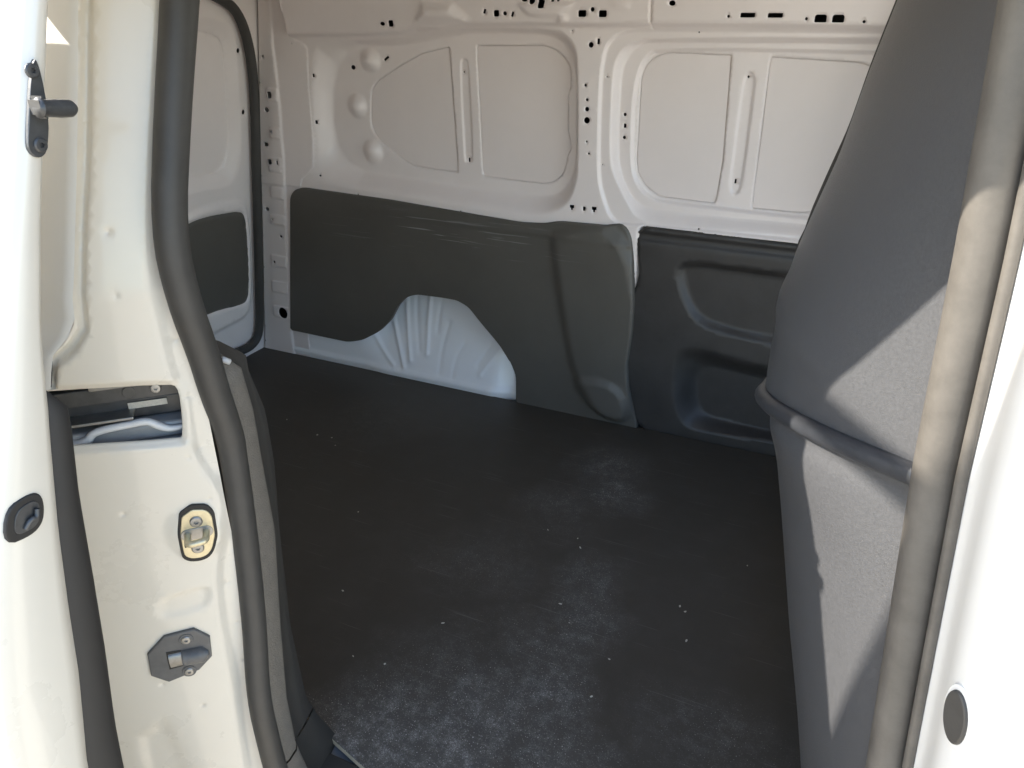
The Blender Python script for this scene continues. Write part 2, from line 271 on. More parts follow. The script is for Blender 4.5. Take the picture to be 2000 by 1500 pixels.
JAMB_STEP = [(0.0156, 1.25), (0.0247, 1.0991), (0.0282, 1.0187), (0.0265, 0.9071), (0.0244, 0.8282), (0.0142, 0.8138), (0.0202, 0.7469), (0.0133, 0.7055), (-0.0028, 0.6701), (0.0002, 0.6039), (0.0192, 0.5564), (0.0288, 0.4856), (0.0323, 0.3679), (0.0439, 0.1467)]
TRACK_SLOT = [(0.1693, 0.8449), (0.1438, 0.8413), (0.024, 0.8302), (0.0163, 0.8248), (0.0154, 0.8069), (0.0214, 0.7569), (0.0264, 0.7526), (0.1452, 0.7658), (0.1876, 0.7714)]
STRIKER_PLATE = [(0.043, 0.6439), (0.0289, 0.6521), (0.0136, 0.6485), (0.0068, 0.6394), (0.0077, 0.6058), (0.0153, 0.5836), (0.0249, 0.5738), (0.0425, 0.5741), (0.0508, 0.5824), (0.0498, 0.6164)]
STRIKER_SCREW = [('o', 0.027, 0.633, 0.017, 0.0195, 0), ('o', 0.032, 0.591, 0.0174, 0.0185, 0)]
STRIKER_FEET = [(0.0406, 0.6141), (0.0173, 0.6151)]
CATCH_PLATE = [(0.1274, 0.4256), (0.1012, 0.4509), (0.0616, 0.4528), (0.0431, 0.4322), (0.0464, 0.3953), (0.0666, 0.3757), (0.1102, 0.3664), (0.1304, 0.3858)]
CATCH_SCREW = [('o', 0.074, 0.438, 0.0136, 0.0188, 0), ('o', 0.08, 0.379, 0.0146, 0.0196, 0)]
CATCH_SLEEVE = [(0.0994, 0.4241), (0.0847, 0.4231), (0.0487, 0.4192), (0.0507, 0.3947), (0.0886, 0.3894), (0.103, 0.3904)]
JAMB_DENT = [(0.1035, 0.508), (0.0817, 0.5199), (0.0209, 0.5252), (0.0315, 0.4817), (0.0564, 0.4751), (0.1032, 0.4754)]
DOOR_OUT = [(-0.119, 1.25), (-0.152, 1.163), (-0.186, 1.072), (-0.215, 0.988), (-0.238, 0.922), (-0.278, 0.818), (-0.305, 0.739), (-0.329, 0.656), (-0.345, 0.573)]
DOOR_IN = [(-0.101, 1.25), (-0.132, 1.16), (-0.163, 1.066), (-0.189, 0.978), (-0.2, 0.922), (-0.203, 0.905), (-0.228, 0.783), (-0.242, 0.698), (-0.254, 0.614), (-0.278, 0.492)]
DOOR_STRIP = [(-0.2, 0.922), (-0.19, 0.912), (-0.185, 0.899), (-0.186, 0.885), (-0.199, 0.808), (-0.21, 0.709), (-0.221, 0.617), (-0.235, 0.52), (-0.242, 0.448)]
PIN_BRACKET = [(-0.134, 1.207), (-0.129, 1.203), (-0.132, 1.16), (-0.141, 1.134), (-0.147, 1.128), (-0.154, 1.128), (-0.159, 1.134), (-0.157, 1.145)]
PIN = [(-0.139, 1.167), (-0.102, 1.161)]
LATCH_HOLE = [(-0.271, 0.835), (-0.246, 0.838), (-0.237, 0.831), (-0.238, 0.816), (-0.244, 0.802), (-0.257, 0.796), (-0.283, 0.801)]
CTRIM_A = [(0.058, 0.836), (0.065, 0.77), (0.064, 0.689), (0.058, 0.572), (0.042, 0.404), (0.022, 0.271), (0.028, 0.143), (0.033, 0.09)]
CTRIM_B = [(0.085, 0.819), (0.094, 0.747), (0.094, 0.664), (0.096, 0.543), (0.074, 0.373), (0.06, 0.23), (0.062, 0.113), (0.077, 0.035)]
CTRIM_C = [(0.122, 0.793), (0.141, 0.72), (0.142, 0.632), (0.13, 0.513), (0.119, 0.326), (0.127, 0.151), (0.151, 0.077), (0.216, -0.145)]
FLOOR_EDGE = [(-2.137, 1.389), (-1.725, 1.143), (-1.469, 0.903), (-1.277, 0.705), (-1.06, 0.468), (-0.883, 0.29), (-0.765, 0.203), (-0.66, 0.14)]
SILH = [(-0.009, 1.25), (-0.017, 1.211), (-0.025, 1.17), (-0.037, 1.092), (-0.054, 1.026), (-0.068, 0.967), (-0.07, 0.941), (-0.079, 0.926), (-0.079, 0.905), (-0.074, 0.892), (-0.076, 0.863), (-0.076, 0.812), (-0.071, 0.775), (-0.06, 0.754), (-0.048, 0.716), (-0.03, 0.637), (0.007, 0.465), (0.041, 0.323), (0.087, 0.112)]
CRUMBS = [(-0.515, 0.927), (-0.496, 0.895), (-0.599, 0.929), (-0.684, 0.516), (-0.95, 0.509), (-0.81, 0.352), (-0.737, 0.362), (-0.314, 0.464), (-0.427, 0.636), (-0.312, 0.572), (-0.176, 0.692), (-1.099, 0.786), (-1.614, 1.116), (-1.459, 1.076), (-1.407, 1.082), (-1.368, 1.048), (-0.097, 1.002), (-0.214, 0.791), (-0.199, 0.779), (-0.467, 0.684)]
DUST = [(-0.541, 1.267), (-0.613, 1.036), (-0.394, 0.69), (-0.446, 0.555), (-0.475, 0.336), (-0.577, 0.358), (-0.637, 0.223), (-0.687, 0.741), (-0.073, 0.458), (-1.367, 1.229)]

# ------------------------------------------------------------------ object helpers
def link(o, parent=None):
    COL.objects.link(o)
    if parent is not None:
        o.parent = parent
    return o

def empty(name, parent=None):
    return link(bpy.data.objects.new(name, None), parent)

def tag(o, label=None, cat=None, group=None, kind=None):
    for k, v in (('label', label), ('category', cat), ('group', group), ('kind', kind)):
        if v is not None:
            o[k] = v
    return o

def build(name, verts, faces, m, parent=None, smooth=True, label=None):
    me = bpy.data.meshes.new(name)
    me.from_pydata([tuple(map(float, v)) for v in verts], [], [tuple(map(int, f)) for f in faces])
    if smooth:
        me.polygons.foreach_set('use_smooth', [True] * len(me.polygons))
    ms = m if isinstance(m, (list, tuple)) else [m]
    for k in ms:
        me.materials.append(M[k] if isinstance(k, str) else k)
    me.update()
    o = link(bpy.data.objects.new(name, me), parent)
    if label:
        o['label'] = label
    return o

# 2-D outline tools
def chaikin(p, n=2, closed=True):
    p = np.asarray(p, float)
    for _ in range(n):
        q = np.roll(p, -1, 0) if closed else p[1:]
        a = p if closed else p[:-1]
        r = np.empty((2 * len(a), p.shape[1]))
        r[0::2] = a * .75 + q * .25
        r[1::2] = a * .25 + q * .75
        p = r if closed else np.vstack([p[:1], r, p[-1:]])
    return p

def resample(p, step, closed=True):
    p = np.asarray(p, float)
    q = np.vstack([p, p[:1]]) if closed else p
    d = np.r_[0, np.cumsum(np.linalg.norm(np.diff(q, axis=0), axis=1))]
    n = max(3, int(round(d[-1] / step)))
    t = np.linspace(0, d[-1], n + 1)
    r = np.stack([np.interp(t, d, q[:, i]) for i in range(q.shape[1])], 1)
    return r[:-1] if closed else r

def poly_dist(P, poly, closed=True):
    a = np.asarray(poly, float)
    b = np.roll(a, -1, 0)
    if not closed:
        a, b = a[:-1], b[:-1]
    best = np.full(len(P), 1e9)
    for s, e in zip(a, b):
        v = e - s
        L2 = max(v @ v, 1e-12)
        t = np.clip(((P - s) @ v) / L2, 0, 1)
        best = np.minimum(best, np.hypot(*(P - s - t[:, None] * v).T))
    return best

def inside(P, poly):
    a = np.asarray(poly, float)
    b = np.roll(a, -1, 0)
    x, y = P[:, 0], P[:, 1]
    r = np.zeros(len(P), bool)
    for (x0, y0), (x1, y1) in zip(a, b):
        c = (y0 > y) != (y1 > y)
        if y1 != y0:
            r ^= c & (x < (x1 - x0) * (y - y0) / (y1 - y0) + x0)
    return r

def sdf(P, poly):
    d = poly_dist(P, poly)
    return np.where(inside(P, poly), -d, d)

def smooth01(t):
    t = np.clip(t, 0, 1)
    return t * t * (3 - 2 * t)

def ramp_between(P, outer, inner):
    di, do = sdf(P, inner), -sdf(P, outer)
    t = np.where(di <= 0, 1.0, np.where(do <= 0, 0.0, do / np.maximum(di + do, 1e-9)))
    return smooth01(t)

def offset_ring(poly, off, step):
    p = resample(poly, step)
    t = np.roll(p, -1, 0) - np.roll(p, 1, 0)
    n = np.stack([t[:, 1], -t[:, 0]], 1)
    n /= np.maximum(np.linalg.norm(n, axis=1)[:, None], 1e-9)
    area = np.sum(p[:, 0] * np.roll(p[:, 1], -1) - np.roll(p[:, 0], -1) * p[:, 1])
    if area < 0:
        n = -n
    q = p + n * off
    keep = np.abs(sdf(q, poly) - off) < 0.25 * abs(off) + 1e-4
    return q[keep]

def hole_outline(h):
    sh, cx, cz, w, hh, ang = h
    if sh == 'o':
        t = np.linspace(0, 2 * math.pi, 17)[:-1]
        p = np.stack([np.cos(t) * w / 2, np.sin(t) * hh / 2], 1)
    elif sh == 't':
        p = np.array([(-.5, .5), (.5, .5), (.5, -.1), (.22, -.1), (.22, -.5), (-.22, -.5), (-.22, -.1), (-.5, -.1)]) * (w, hh)
    else:
        p = chaikin(resample(np.array([(-.5, -.5), (.5, -.5), (.5, .5), (-.5, .5)]) * (w, hh), min(w, hh) / 2.5), 1)
    c, s = math.cos(ang), math.sin(ang)
    p = p @ np.array([[c, s], [-s, c]])
    return p + (cx, cz)

def sheet(name, outline, height, mp, m, parent=None, grid=0.01, rings=(), holes=(), extra=None, skirt=0.0, hole_depth=0.012, flip=False, step=None, label=None):
    """a pressed or moulded sheet: an outline triangulated with dense points along every crease, then raised by height(u, v)"""
    out = resample(outline, step or grid)
    loops = [out] + [np.asarray(h) for h in holes]
    pts, edges = [], []
    for lp in loops:
        b = len(pts)
        pts += [tuple(p) for p in lp]
        edges += [(b + i, b + (i + 1) % len(lp)) for i in range(len(lp))]
    ncon = len(pts)
    cand = []
    for poly, offs, st in rings:
        for o_ in offs:
            cand.append(offset_ring(poly, o_, st))
    if extra is not None:
        cand.append(np.asarray(extra, float))
    lo, hi = out.min(0), out.max(0)
    gx, gy = np.meshgrid(np.arange(lo[0] + grid / 2, hi[0], grid), np.arange(lo[1] + grid / 2, hi[1], grid))
    gx = gx + (np.arange(gx.shape[0]) % 2)[:, None] * grid / 2
    cand.append(np.stack([gx.ravel(), gy.ravel()], 1))
    cand = np.vstack(cand)
    keep = inside(cand, out) & (poly_dist(cand, out) > 0.0012)
    for h in holes:
        h = np.asarray(h)
        c, r = h.mean(0), np.abs(h - h.mean(0)).max() * 1.5 + 0.003
        near = np.hypot(*(cand - c).T) < r * 1.5
        k2 = np.ones(len(cand), bool)
        if near.any():
            k2[near] = sdf(cand[near], h) > 0.0015
        keep &= k2
    cand = cand[keep]
    cell = 0.0011
    seen, sel = set(), []
    for p in pts:
        seen.add((round(p[0] / cell), round(p[1] / cell)))
    fine_n = len(cand)
    for i, p in enumerate(cand):
        k = (round(p[0] / cell), round(p[1] / cell))
        if k in seen:
            continue
        seen.add(k)
        sel.append(i)
    allp = [Vector(p) for p in pts] + [Vector(cand[i]) for i in sel]
    vs, _, fs, *_ = delaunay_2d_cdt(allp, edges, [], 0, 1e-7)
    P = np.array([(v.x, v.y) for v in vs])
    T = np.array([f for f in fs if len(f) == 3], int)
    cen = P[T].mean(1)
    ok = inside(cen, out)
    for h in holes:
        h = np.asarray(h)
        near = np.hypot(*(cen - h.mean(0)).T) < np.abs(h - h.mean(0)).max() * 1.6
        if near.any():
            bad = np.zeros(len(cen), bool)
            bad[near] = inside(cen[near], h)
            ok &= ~bad
    T = T[ok]
    H = height(P)
    V = mp(P[:, 0], P[:, 1], H)
    verts = [tuple(v) for v in V]
    faces = [tuple(t) for t in (T[:, ::-1] if flip else T)]
    if skirt or hole_depth:
        cnt = {}
        for t in faces:
            for i in range(3):
                a, b = t[i], t[(i + 1) % 3]
                key = (min(a, b), max(a, b))
                cnt[key] = None if key in cnt else (a, b)
        bnd = [e for e in cnt.values() if e]
        onout = poly_dist(P, out) < 1e-5
        new = {}
        for a, b in bnd:
            dep = skirt if (onout[a] and onout[b]) else hole_depth
            if not dep:
                continue
            for q in (a, b):
                if (q, dep) not in new:
                    new[(q, dep)] = len(verts)
                    verts.append(tuple(mp(P[q:q + 1, 0], P[q:q + 1, 1], H[q:q + 1] - dep)[0]))
            faces.append((b, a, new[(a, dep)], new[(b, dep)]))
    return build(name, verts, faces, m, parent, label=label)

def flat(h0=0.0):
    return lambda P: np.full(len(P), h0)

def tube(name, path, r, m, parent=None, seg=14, squash=(1, 1), caps=True, up=(0, 0, 1), label=None, sub=2):
    """round section swept along a path; r may be a list"""
    p = chaikin(np.asarray(path, float), sub, closed=False) if sub else np.asarray(path, float)
    n = len(p)
    rr = np.interp(np.linspace(0, 1, n), np.linspace(0, 1, len(r)), r) if isinstance(r, (list, tuple)) else np.full(n, r)
    t = np.gradient(p, axis=0)
    t /= np.linalg.norm(t, axis=1)[:, None]
    verts, faces = [], []
    u = np.asarray(up, float)
    a = np.cross(t[0], u)
    if np.linalg.norm(a) < 0.2:
        a = np.cross(t[0], (1, 0, 0.01))
    for i in range(n):
        a = a - t[i] * (a @ t[i])
        a /= np.linalg.norm(a)
        b = np.cross(a, t[i])
        for k in range(seg):
            an = 2 * math.pi * k / seg
            verts.append(p[i] + rr[i] * (a * math.cos(an) * squash[0] + b * math.sin(an) * squash[1]))
    for i in range(n - 1):
        for k in range(seg):
            k2 = (k + 1) % seg
            faces.append((i * seg + k, i * seg + k2, (i + 1) * seg + k2, (i + 1) * seg + k))
    if caps:
        faces.append(tuple(range(seg))[::-1])
        faces.append(tuple((n - 1) * seg + k for k in range(seg)))
    return build(name, verts, faces, m, parent, label=label)

def loft(name, rows, m, parent=None, closed_rows=False, flip=False, label=None):
    """surface through rows of equally many points"""
    rows = [np.asarray(r, float) for r in rows]
    n, k = len(rows), len(rows[0])
    verts = np.vstack(rows)
    faces = []
    for i in range(n - 1):
        for j in range(k if closed_rows else k - 1):
            j2 = (j + 1) % k
            f = (i * k + j, i * k + j2, (i + 1) * k + j2, (i + 1) * k + j)
            faces.append(f[::-1] if flip else f)
    return build(name, verts, faces, m, parent, label=label)

def plate(name, outline2, mp, thick, m, parent=None, bevel=0.0012, h0=0.0, label=None):
    """flat plate from a 2-D outline on a surface, with a rounded rim"""
    p = np.asarray(outline2, float)
    c = p.mean(0)
    n = len(p)
    def ring(inset, h):
        d = p - c
        L = np.linalg.norm(d, axis=1)[:, None]
        q = p - d / np.maximum(L, 1e-6) * inset
        return mp(q[:, 0], q[:, 1], np.full(n, h))
    rows = [ring(0, h0), ring(0, h0 + thick - bevel), ring(bevel * .3, h0 + thick - bevel * .3), ring(bevel, h0 + thick)]
    verts = np.vstack(rows)
    faces = []
    for i in range(3):
        for j in range(n):
            j2 = (j + 1) % n
            faces.append((i * n + j, i * n + j2, (i + 1) * n + j2, (i + 1) * n + j))
    faces.append(tuple(3 * n + j for j in range(n)))
    o = build(name, verts, faces, m, parent, smooth=False, label=label)
    return o

def screw(name, c2, r, mp, m, parent, h0):
    """pan-head screw with a star recess"""
    rows = []
    for rad, h in ((r, 0), (r, .0012), (r * .82, .0024), (r * .50, .0026), (r * .42, .0026)):
        t = np.linspace(0, 2 * math.pi, 25)[:-1]
        rows.append(mp(c2[0] + np.cos(t) * rad, c2[1] + np.sin(t) * rad, np.full(24, h0 + h)))
    t = np.linspace(0, 2 * math.pi, 25)[:-1]
    rad = r * (.34 + .07 * np.cos(6 * t))
    rows.append(mp(c2[0] + np.cos(t) * rad, c2[1] + np.sin(t) * rad, np.full(24, h0 + .0026)))
    rows.append(mp(c2[0] + np.cos(t) * rad * .95, c2[1] + np.sin(t) * rad * .95, np.full(24, h0 + .0006)))
    verts = np.vstack(rows)
    faces = []
    for i in range(len(rows) - 1):
        for j in range(24):
            j2 = (j + 1) % 24
            faces.append((i * 24 + j, i * 24 + j2, (i + 1) * 24 + j2, (i + 1) * 24 + j))
    faces.append(tuple((len(rows) - 1) * 24 + j for j in range(24)))
    return build(name, verts, faces, m, parent, smooth=False)

def box(name, lo, hi, m, parent=None, bevel=0.0, label=None):
    bm = bmesh.new()
    bmesh.ops.create_cube(bm, size=1)
    for v in bm.verts:
        for i in range(3):
            v.co[i] = lo[i] + (v.co[i] + .5) * (hi[i] - lo[i])
    if bevel:
        bmesh.ops.bevel(bm, geom=bm.edges[:], offset=bevel, segments=2, affect='EDGES')
    me = bpy.data.meshes.new(name)
    bm.to_mesh(me); bm.free()
    for k in (m if isinstance(m, (list, tuple)) else [m]):
        me.materials.append(M[k])
    o = link(bpy.data.objects.new(name, me), parent)
    if label:
        o['label'] = label
    return o

rnd = random.Random(7)

# ------------------------------------------------------------------ the place: ground and the van's shell
GROUND_Z = -0.62
FAR = 1.56          # inner face of the far side, metres from the door aperture
REAR = -2.09        # inner face of the rear doors
ROOF = 1.52

g = build('ground', [(-60, -60, GROUND_Z), (60, -60, GROUND_Z), (60, 60, GROUND_Z), (-60, 60, GROUND_Z)], [(0, 1, 2, 3)], 'concrete', smooth=False)
tag(g, kind='structure')


van = empty('van')
van.location = (0, 0, 0)
tag(van, 'white panel van seen into its empty cargo bay through the open side door', 'van')

# far outer side, roof, underbody and near quarter: sheet-metal shell, left open at the cab end for daylight
box('outer_side', (-2.30, FAR + 0.145, -0.30), (0.55, FAR + 0.16, ROOF + .03), 'paint', van)
box('roof', (-2.30, 0.0, ROOF), (0.55, FAR + 0.16, ROOF + 0.03), 'paint', van)
box('underbody', (-2.30, -0.02, -0.10), (0.55, FAR + 0.15, -0.03), 'greypaint', van)
box('rear_skin', (-2.32, -0.05, -0.30), (-2.30, FAR + 0.16, ROOF + .03), 'paint', van)
box('rear_header', (-2.30, 0.0, 1.30), (-1.86, FAR + .09, ROOF), 'paint_in', van)
box('hole_shade_backing', (-2.28, FAR + 0.135, -0.29), (0.54, FAR + 0.1445, ROOF), 'shade_black', van)  # added dark sheet so the punched holes look shaded
box('cavity_light_stop', (0.352, FAR - 0.05, -0.29), (0.372, FAR + 0.134, ROOF - .002), 'shade_black', van)  # added panel that blocks light entering the cavity from the front
# header above the door aperture with its drip lip
rows = []
for x in (-0.95, -0.4, 0.2, 0.55):
    rows.append([(x, 0.10, ROOF), (x, 0.12, 1.42), (x, 0.09, 1.37), (x, 0.02, 1.345), (x, -0.04, 1.335), (x, -0.098, 1.33), (x, -0.104, 1.34), (x, -0.08, 1.39), (x, -0.03, 1.48), (x, 0.03, ROOF + .03)])
loft('roof_rail', rows, 'paint', van)

def wall_map(y0):
    return lambda u, v, h: np.stack([u, np.full(len(u), y0) - h, v], 1)

# --- far side wall: pressed inner structure --------------------------------------------------
W1I, W1O = chaikin(W1_IN), chaikin(W1_OUT)
PA, PB, PC, PD = (chaikin(resample(p, 0.014), 2) for p in (PANEL_A, PANEL_B, PANEL_C, PANEL_D))
S1, S2 = chaikin(SLOT_1), chaikin(SLOT_2)
def ext(p, x_to):       # carry the outlines that run behind the bulkhead on to the front
    return [(x + (x_to if x > -0.01 and i in (0, len(p) - 1) else 0), z) for i, (x, z) in enumerate(p)]
W2A, W2B, W2C, W2D = (chaikin(ext(p, 0.30)) for p in (W2_A, W2_B, W2_C, W2_D))
EMB, EMB2, PYR = chaikin(EMBOSS), chaikin(EMBOSS2), np.array(PYRAMID)
tabs = [np.array([(cx - w / 2, cz - h / 2), (cx + w * .9, cz - h / 2), (cx + w * .9, cz + h / 2), (cx - w / 2, cz + h / 2)]) for (_, cx, cz, w, h, a) in TABS + TABS2]
tabs = [chaikin(resample(t, 0.02), 2) for t in tabs]
seam = list(STRIP_SEAM) + [(-1.935, 0.10), (-1.935, -0.02)]
strip_poly = np.array([(-2.13, 1.30), (-1.83, 1.30)] + seam + [(-2.13, -0.02)])
reinf_poly = np.array([(-2.13, 1.26)] + list(REINF_SEAM) + [(-2.13, 0.655)])
rail_x = [p[0] for p in RAIL_EDGE + RAIL_EDGE2] + [0.35]
rail_z = [p[1] for p in RAIL_EDGE + RAIL_EDGE2] + [1.19]

def bead(P, poly, d, w):
    return d * smooth01(-sdf(P, poly) / w)

def far_height(P):
    x, z = P.T
    h = np.zeros(len(P))
    h -= 0.050 * ramp_between(P, W1O, W1I)
    for p in (PA, PB):
        h -= bead(P, p, 0.0055, 0.0025)
    h -= bead(P, S1, 0.004, 0.007)
    for (_, cx, cz, w, hh, a) in DIMPLES:
        r = np.hypot((x - cx) / (w * .56), (z - cz) / (hh * .62))
        h += 0.020 * np.clip(1 - r * r, 0, 1) ** 1.6
    h -= bead(P, W2A, 0.009, 0.010)
    h -= 0.027 * ramp_between(P, W2B, W2C)
    h -= bead(P, W2D, 0.010, 0.012)
    for p in (PC, PD):
        h -= bead(P, p, 0.0055, 0.0025)
    h -= bead(P, S2, 0.005, 0.009)
    # roof rail: proud of the wall and leaning in
    zr = np.interp(x, rail_x, rail_z)
    over = z - zr
    onrail = smooth01((x + 1.785) / 0.02)
    h += onrail * (0.027 * smooth01((over + 0.006) / 0.016) + np.clip(over, 0, 1) * 0.18)
    h += onrail * bead(P, EMB, 0.010, 0.016) + bead(P, EMB2, 0.007, 0.012)
    h += bead(P, PYR, 0.022, 0.040)
    h += 0.010 * np.exp(-(((x + 0.83) / .014) ** 2 + ((z - 1.205) / .010) ** 2))
    # joint between front and rear rail pressings
    h -= 0.006 * np.exp(-((x + 0.589) / 0.0022) ** 2) * smooth01((z - 1.17) / 0.02)
    # rear corner post with its pressed tabs, and the reinforcement lap
    h += bead(P, reinf_poly, 0.0025, 0.002)
    h += bead(P, strip_poly, 0.006, 0.006)
    for t in tabs:
        h += bead(P, t, 0.0035, 0.006) * (x < -1.86 + 0.10 * (z - 0.9))
    # behind the lining boards the pressing steps back
    h -= 0.138 * smooth01((0.628 - z) / 0.03) * smooth01((x + 1.86) / 0.03) * smooth01((-0.63 - x) / 0.03)
    h -= 0.080 * smooth01((0.662 - z) / 0.014) * smooth01((x + 0.585) / 0.012)
    h -= 0.080 * smooth01((0.42 - z) / 0.05) * smooth01((x + 0.63) / 0.03) * smooth01((-0.545 - x) / 0.03)
    return h

hole_list = HOLES_W1 + HOLES_REAR + HOLES_REAR2 + HOLES_PILLAR + HOLES_RAIL + HOLES_RAIL2 + HOLES_W2 + HOLES_SLOT2 + HOLES_BELT2
far_rings = [(W1I, (-.004, 0, .004), .008), (W1O, (-.004, 0, .004), .008)]
for p in (PA, PB, PC, PD):
    far_rings.append((p, (.0004, -.0012, -.0026, -.0038), .005))
far_rings += [(S1, (0, -.002, -.0045, -.007), .004), (S2, (0, -.003, -.006, -.009), .004)]
for p in (W2A, W2D):
    far_rings.append((p, (.001, 0, -.003, -.006, -.009, -.012), .006))
far_rings += [(W2B, (-.003, 0, .003), .006), (W2C, (-.003, 0, .003), .006)]
far_rings += [(t, (0, -.002, -.004, -.006), .004) for t in tabs]
far_rings += [(strip_poly, (0, -.003, -.006), .005), (reinf_poly, (.0005, -.001, -.002), .005), (EMB, (0, -.005, -.01, -.016), .006), (PYR, (0, -.01, -.02, -.04), .006)]
xs = np.arange(-1.79, 0.34, 0.006)
extra = [np.stack([xs, np.interp(xs, rail_x, rail_z) + d], 1) for d in (-.007, -.003, 0, .003, .006, .010)]
for (_, cx, cz, w, hh, a) in DIMPLES:
    for k in range(1, 12):
        t = np.linspace(0, 2 * math.pi, 28)
        extra.append(np.stack([cx + np.cos(t) * k * .0038, cz + np.sin(t) * k * .0038], 1))
zz = np.arange(1.19, 1.3, 0.006)
extra += [np.stack([np.full(len(zz), -0.589 + d), zz], 1) for d in (-.004, -.002, 0, .002, .004)]
side_wall = sheet('side_wall', [(-2.085, -0.02), (0.35, -0.02), (0.35, 1.30), (-1.875, 1.30)], far_height, wall_map(FAR), 'paint_in', van,
                  grid=0.009, rings=far_rings, holes=[hole_outline(h) for h in hole_list if h[2] + h[4] < 1.29], extra=np.vstack(extra), hole_depth=0.0015,
                  label='white pressed-steel inner side with stamped recesses and punched holes')
for nm, p, dep in (('a', PA, 0.0525), ('b', PB, 0.0525), ('c', PC, 0.0485), ('d', PD, 0.0485)):
    c = p.mean(0)
    q = p - (p - c) / np.linalg.norm(p - c, axis=1)[:, None] * 0.0042
    sheet('skin_panel', q, lambda P, c=c: -0.0 + 0.0015 * np.exp(-(((P[:, 0] - c[0]) / .12) ** 2 + ((P[:, 1] - c[1]) / .15) ** 2)), wall_map(FAR + dep), 'skin', side_wall, grid=0.03, hole_depth=0)
# upper closing strip from the rail to the roof
loft('cant_rail', [[(-1.9, FAR - .047, 1.298), (-1.9, FAR - .12, ROOF)], [(0.35, FAR - .047, 1.298), (0.35, FAR - .12, ROOF)]], 'paint_in', van)

# --- wheel arch ------------------------------------------------------------------------------
AR = np.array(ARCH)
upper = AR[4:].copy()
big = np.clip((upper[:, 0] + 1.66) / 0.15, 0, 1)[:, None] * np.clip(upper[:, 1] / 0.08, 0, 1)[:, None]
vv = upper - np.array([-1.24, 0.0])
upper += vv / np.linalg.norm(vv, axis=1)[:, None] * 0.060 * big
def rise(rb):   # the pressing lies deeper behind the cut-out the higher it goes
    return [(x - 0.45 * 0.31 * max(z - .02, 0) * 1.0 * (-x / 1.25), z - 0.31 * max(z - .02, 0) * (-0.42)) for x, z in rb]
ribs = [rise(r) for r in (RIB_0, RIB_1, RIB_2, RIB_3, RIB_4, RIB_5, RIB_6, RIB_7, RIB_8, RIB_9, RIB_10)]
sign = (.8, 0, 1, 1, -.6, 1, -.6, -.7, .8, -.5, -.4)
def arch_height(P):
    d = poly_dist(P, chaikin(upper, 2, False), closed=False)
    t = smooth01((P[:, 0] + 1.62) / 0.12)
    h = -0.118 * np.clip((P[:, 1] - 0.02) / 0.36, 0, 1) * t - 0.010 * (1 - t)
    h -= 0.030 * smooth01((P[:, 0] + 1.08) / 0.10) * t
    for rb, s in zip(ribs, sign):
        q = chaikin(rb, 2, False)
        dr = poly_dist(P, q, closed=False)
        h += s * 0.0048 * np.exp(-(dr / 0.0085) ** 2)
    h += 0.006 * np.exp(-((P[:, 1] - 0.018) / 0.012) ** 2)
    return h
arch_extra = []
for rb in ribs:
    q = resample(chaikin(rb, 2, False), .007, False)
    tg = np.gradient(q, axis=0); nn = np.stack([-tg[:, 1], tg[:, 0]], 1); nn /= np.linalg.norm(nn, axis=1)[:, None]
    arch_extra += [q + nn * o_ for o_ in (-.02, -.014, -.009, -.004, 0, .004, .009, .014, .02)]
sheet('wheel_arch', np.vstack([chaikin(upper, 2, False), [(-2.06, 0.015), (-2.06, -0.012), (-0.972, -0.012)]]), arch_height, wall_map(1.552), 'arch', van, grid=0.008, extra=np.vstack(arch_extra), skirt=0.02,
      label='white wheel arch with pressed fan ribs showing through the lining cut-out')

# --- lining boards ---------------------------------------------------------------------------
T1 = chaikin(resample(np.array([(x, -0.008 if z < 0.03 else z) for x, z in TRIM_1]), 0.022), 2)
T1B, T1P = chaikin(TRIM_1_BULGE), chaikin(TRIM_1_PAD)
def trim1_height(P):
    h = 0.016 * smooth01(-sdf(P, T1B) / 0.040)
    h += 0.012 * smooth01(-sdf(P, T1P) / 0.03)
    h -= 0.003 * (1 - smooth01(poly_dist(P, T1) / 0.004)) * (P[:, 0] > -1.0)
    h += 0.004 * np.exp(-((P[:, 1] - 0.615 + 0.02 * (P[:, 0] + 1.2)) / 0.006) ** 2) * smooth01((P[:, 0] + 1.7) / .3)
    return h
sheet('lining_board', T1, trim1_height, wall_map(1.549), 'lining', van, grid=0.012, rings=[(T1, (-.002, -.004, -.007), .010), (T1B, (0, -.015, -.03, -.045), .012), (T1P, (0, -.01, -.02, -.03), .01)], skirt=0.02,
      label='charcoal lining board cut out round the wheel arch, with pale scuff lines')
TRIM_2F = [p for p in TRIM_2[:2]] + [(-0.10, 0.66), (0.30, 0.66), (0.30, -0.01), (-0.30, -0.01), (-0.40, -0.010), (-0.545, -0.010)] + [(x - (0.035 if z < 0.46 else 0.006), z) for x, z in TRIM_2[8:]]
T2 = chaikin(TRIM_2F, 1)
def clipx(p, xr=0.22):
    return chaikin([(x if x < -0.06 else xr, z) for x, z in p])
PU, PL, PLI = clipx(POCKET_U), clipx(POCKET_L), clipx(POCKET_L_IN)
def trim2_height(P):
    h = -0.018 * smooth01(-sdf(P, PU) / 0.024)
    h -= 0.055 * ramp_between(P, PL, PLI)
    h -= 0.006 * (1 - smooth01(poly_dist(P, T2) / 0.006))
    h -= 0.014 * np.exp(-((P[:, 1] - 0.632) / 0.007) ** 2)
    return h
sheet('door_lining', T2, trim2_height, wall_map(1.556), 'plastic', van, grid=0.011, rings=[(T2, (-.002, -.004, -.006), .010), (PU, (0, -.01, -.02, -.035), .01), (PL, (0, -.005), .008), (PLI, (0, .005), .008)], skirt=0.02,
      label='black moulded lining with two sunk pockets beside the bulkhead')

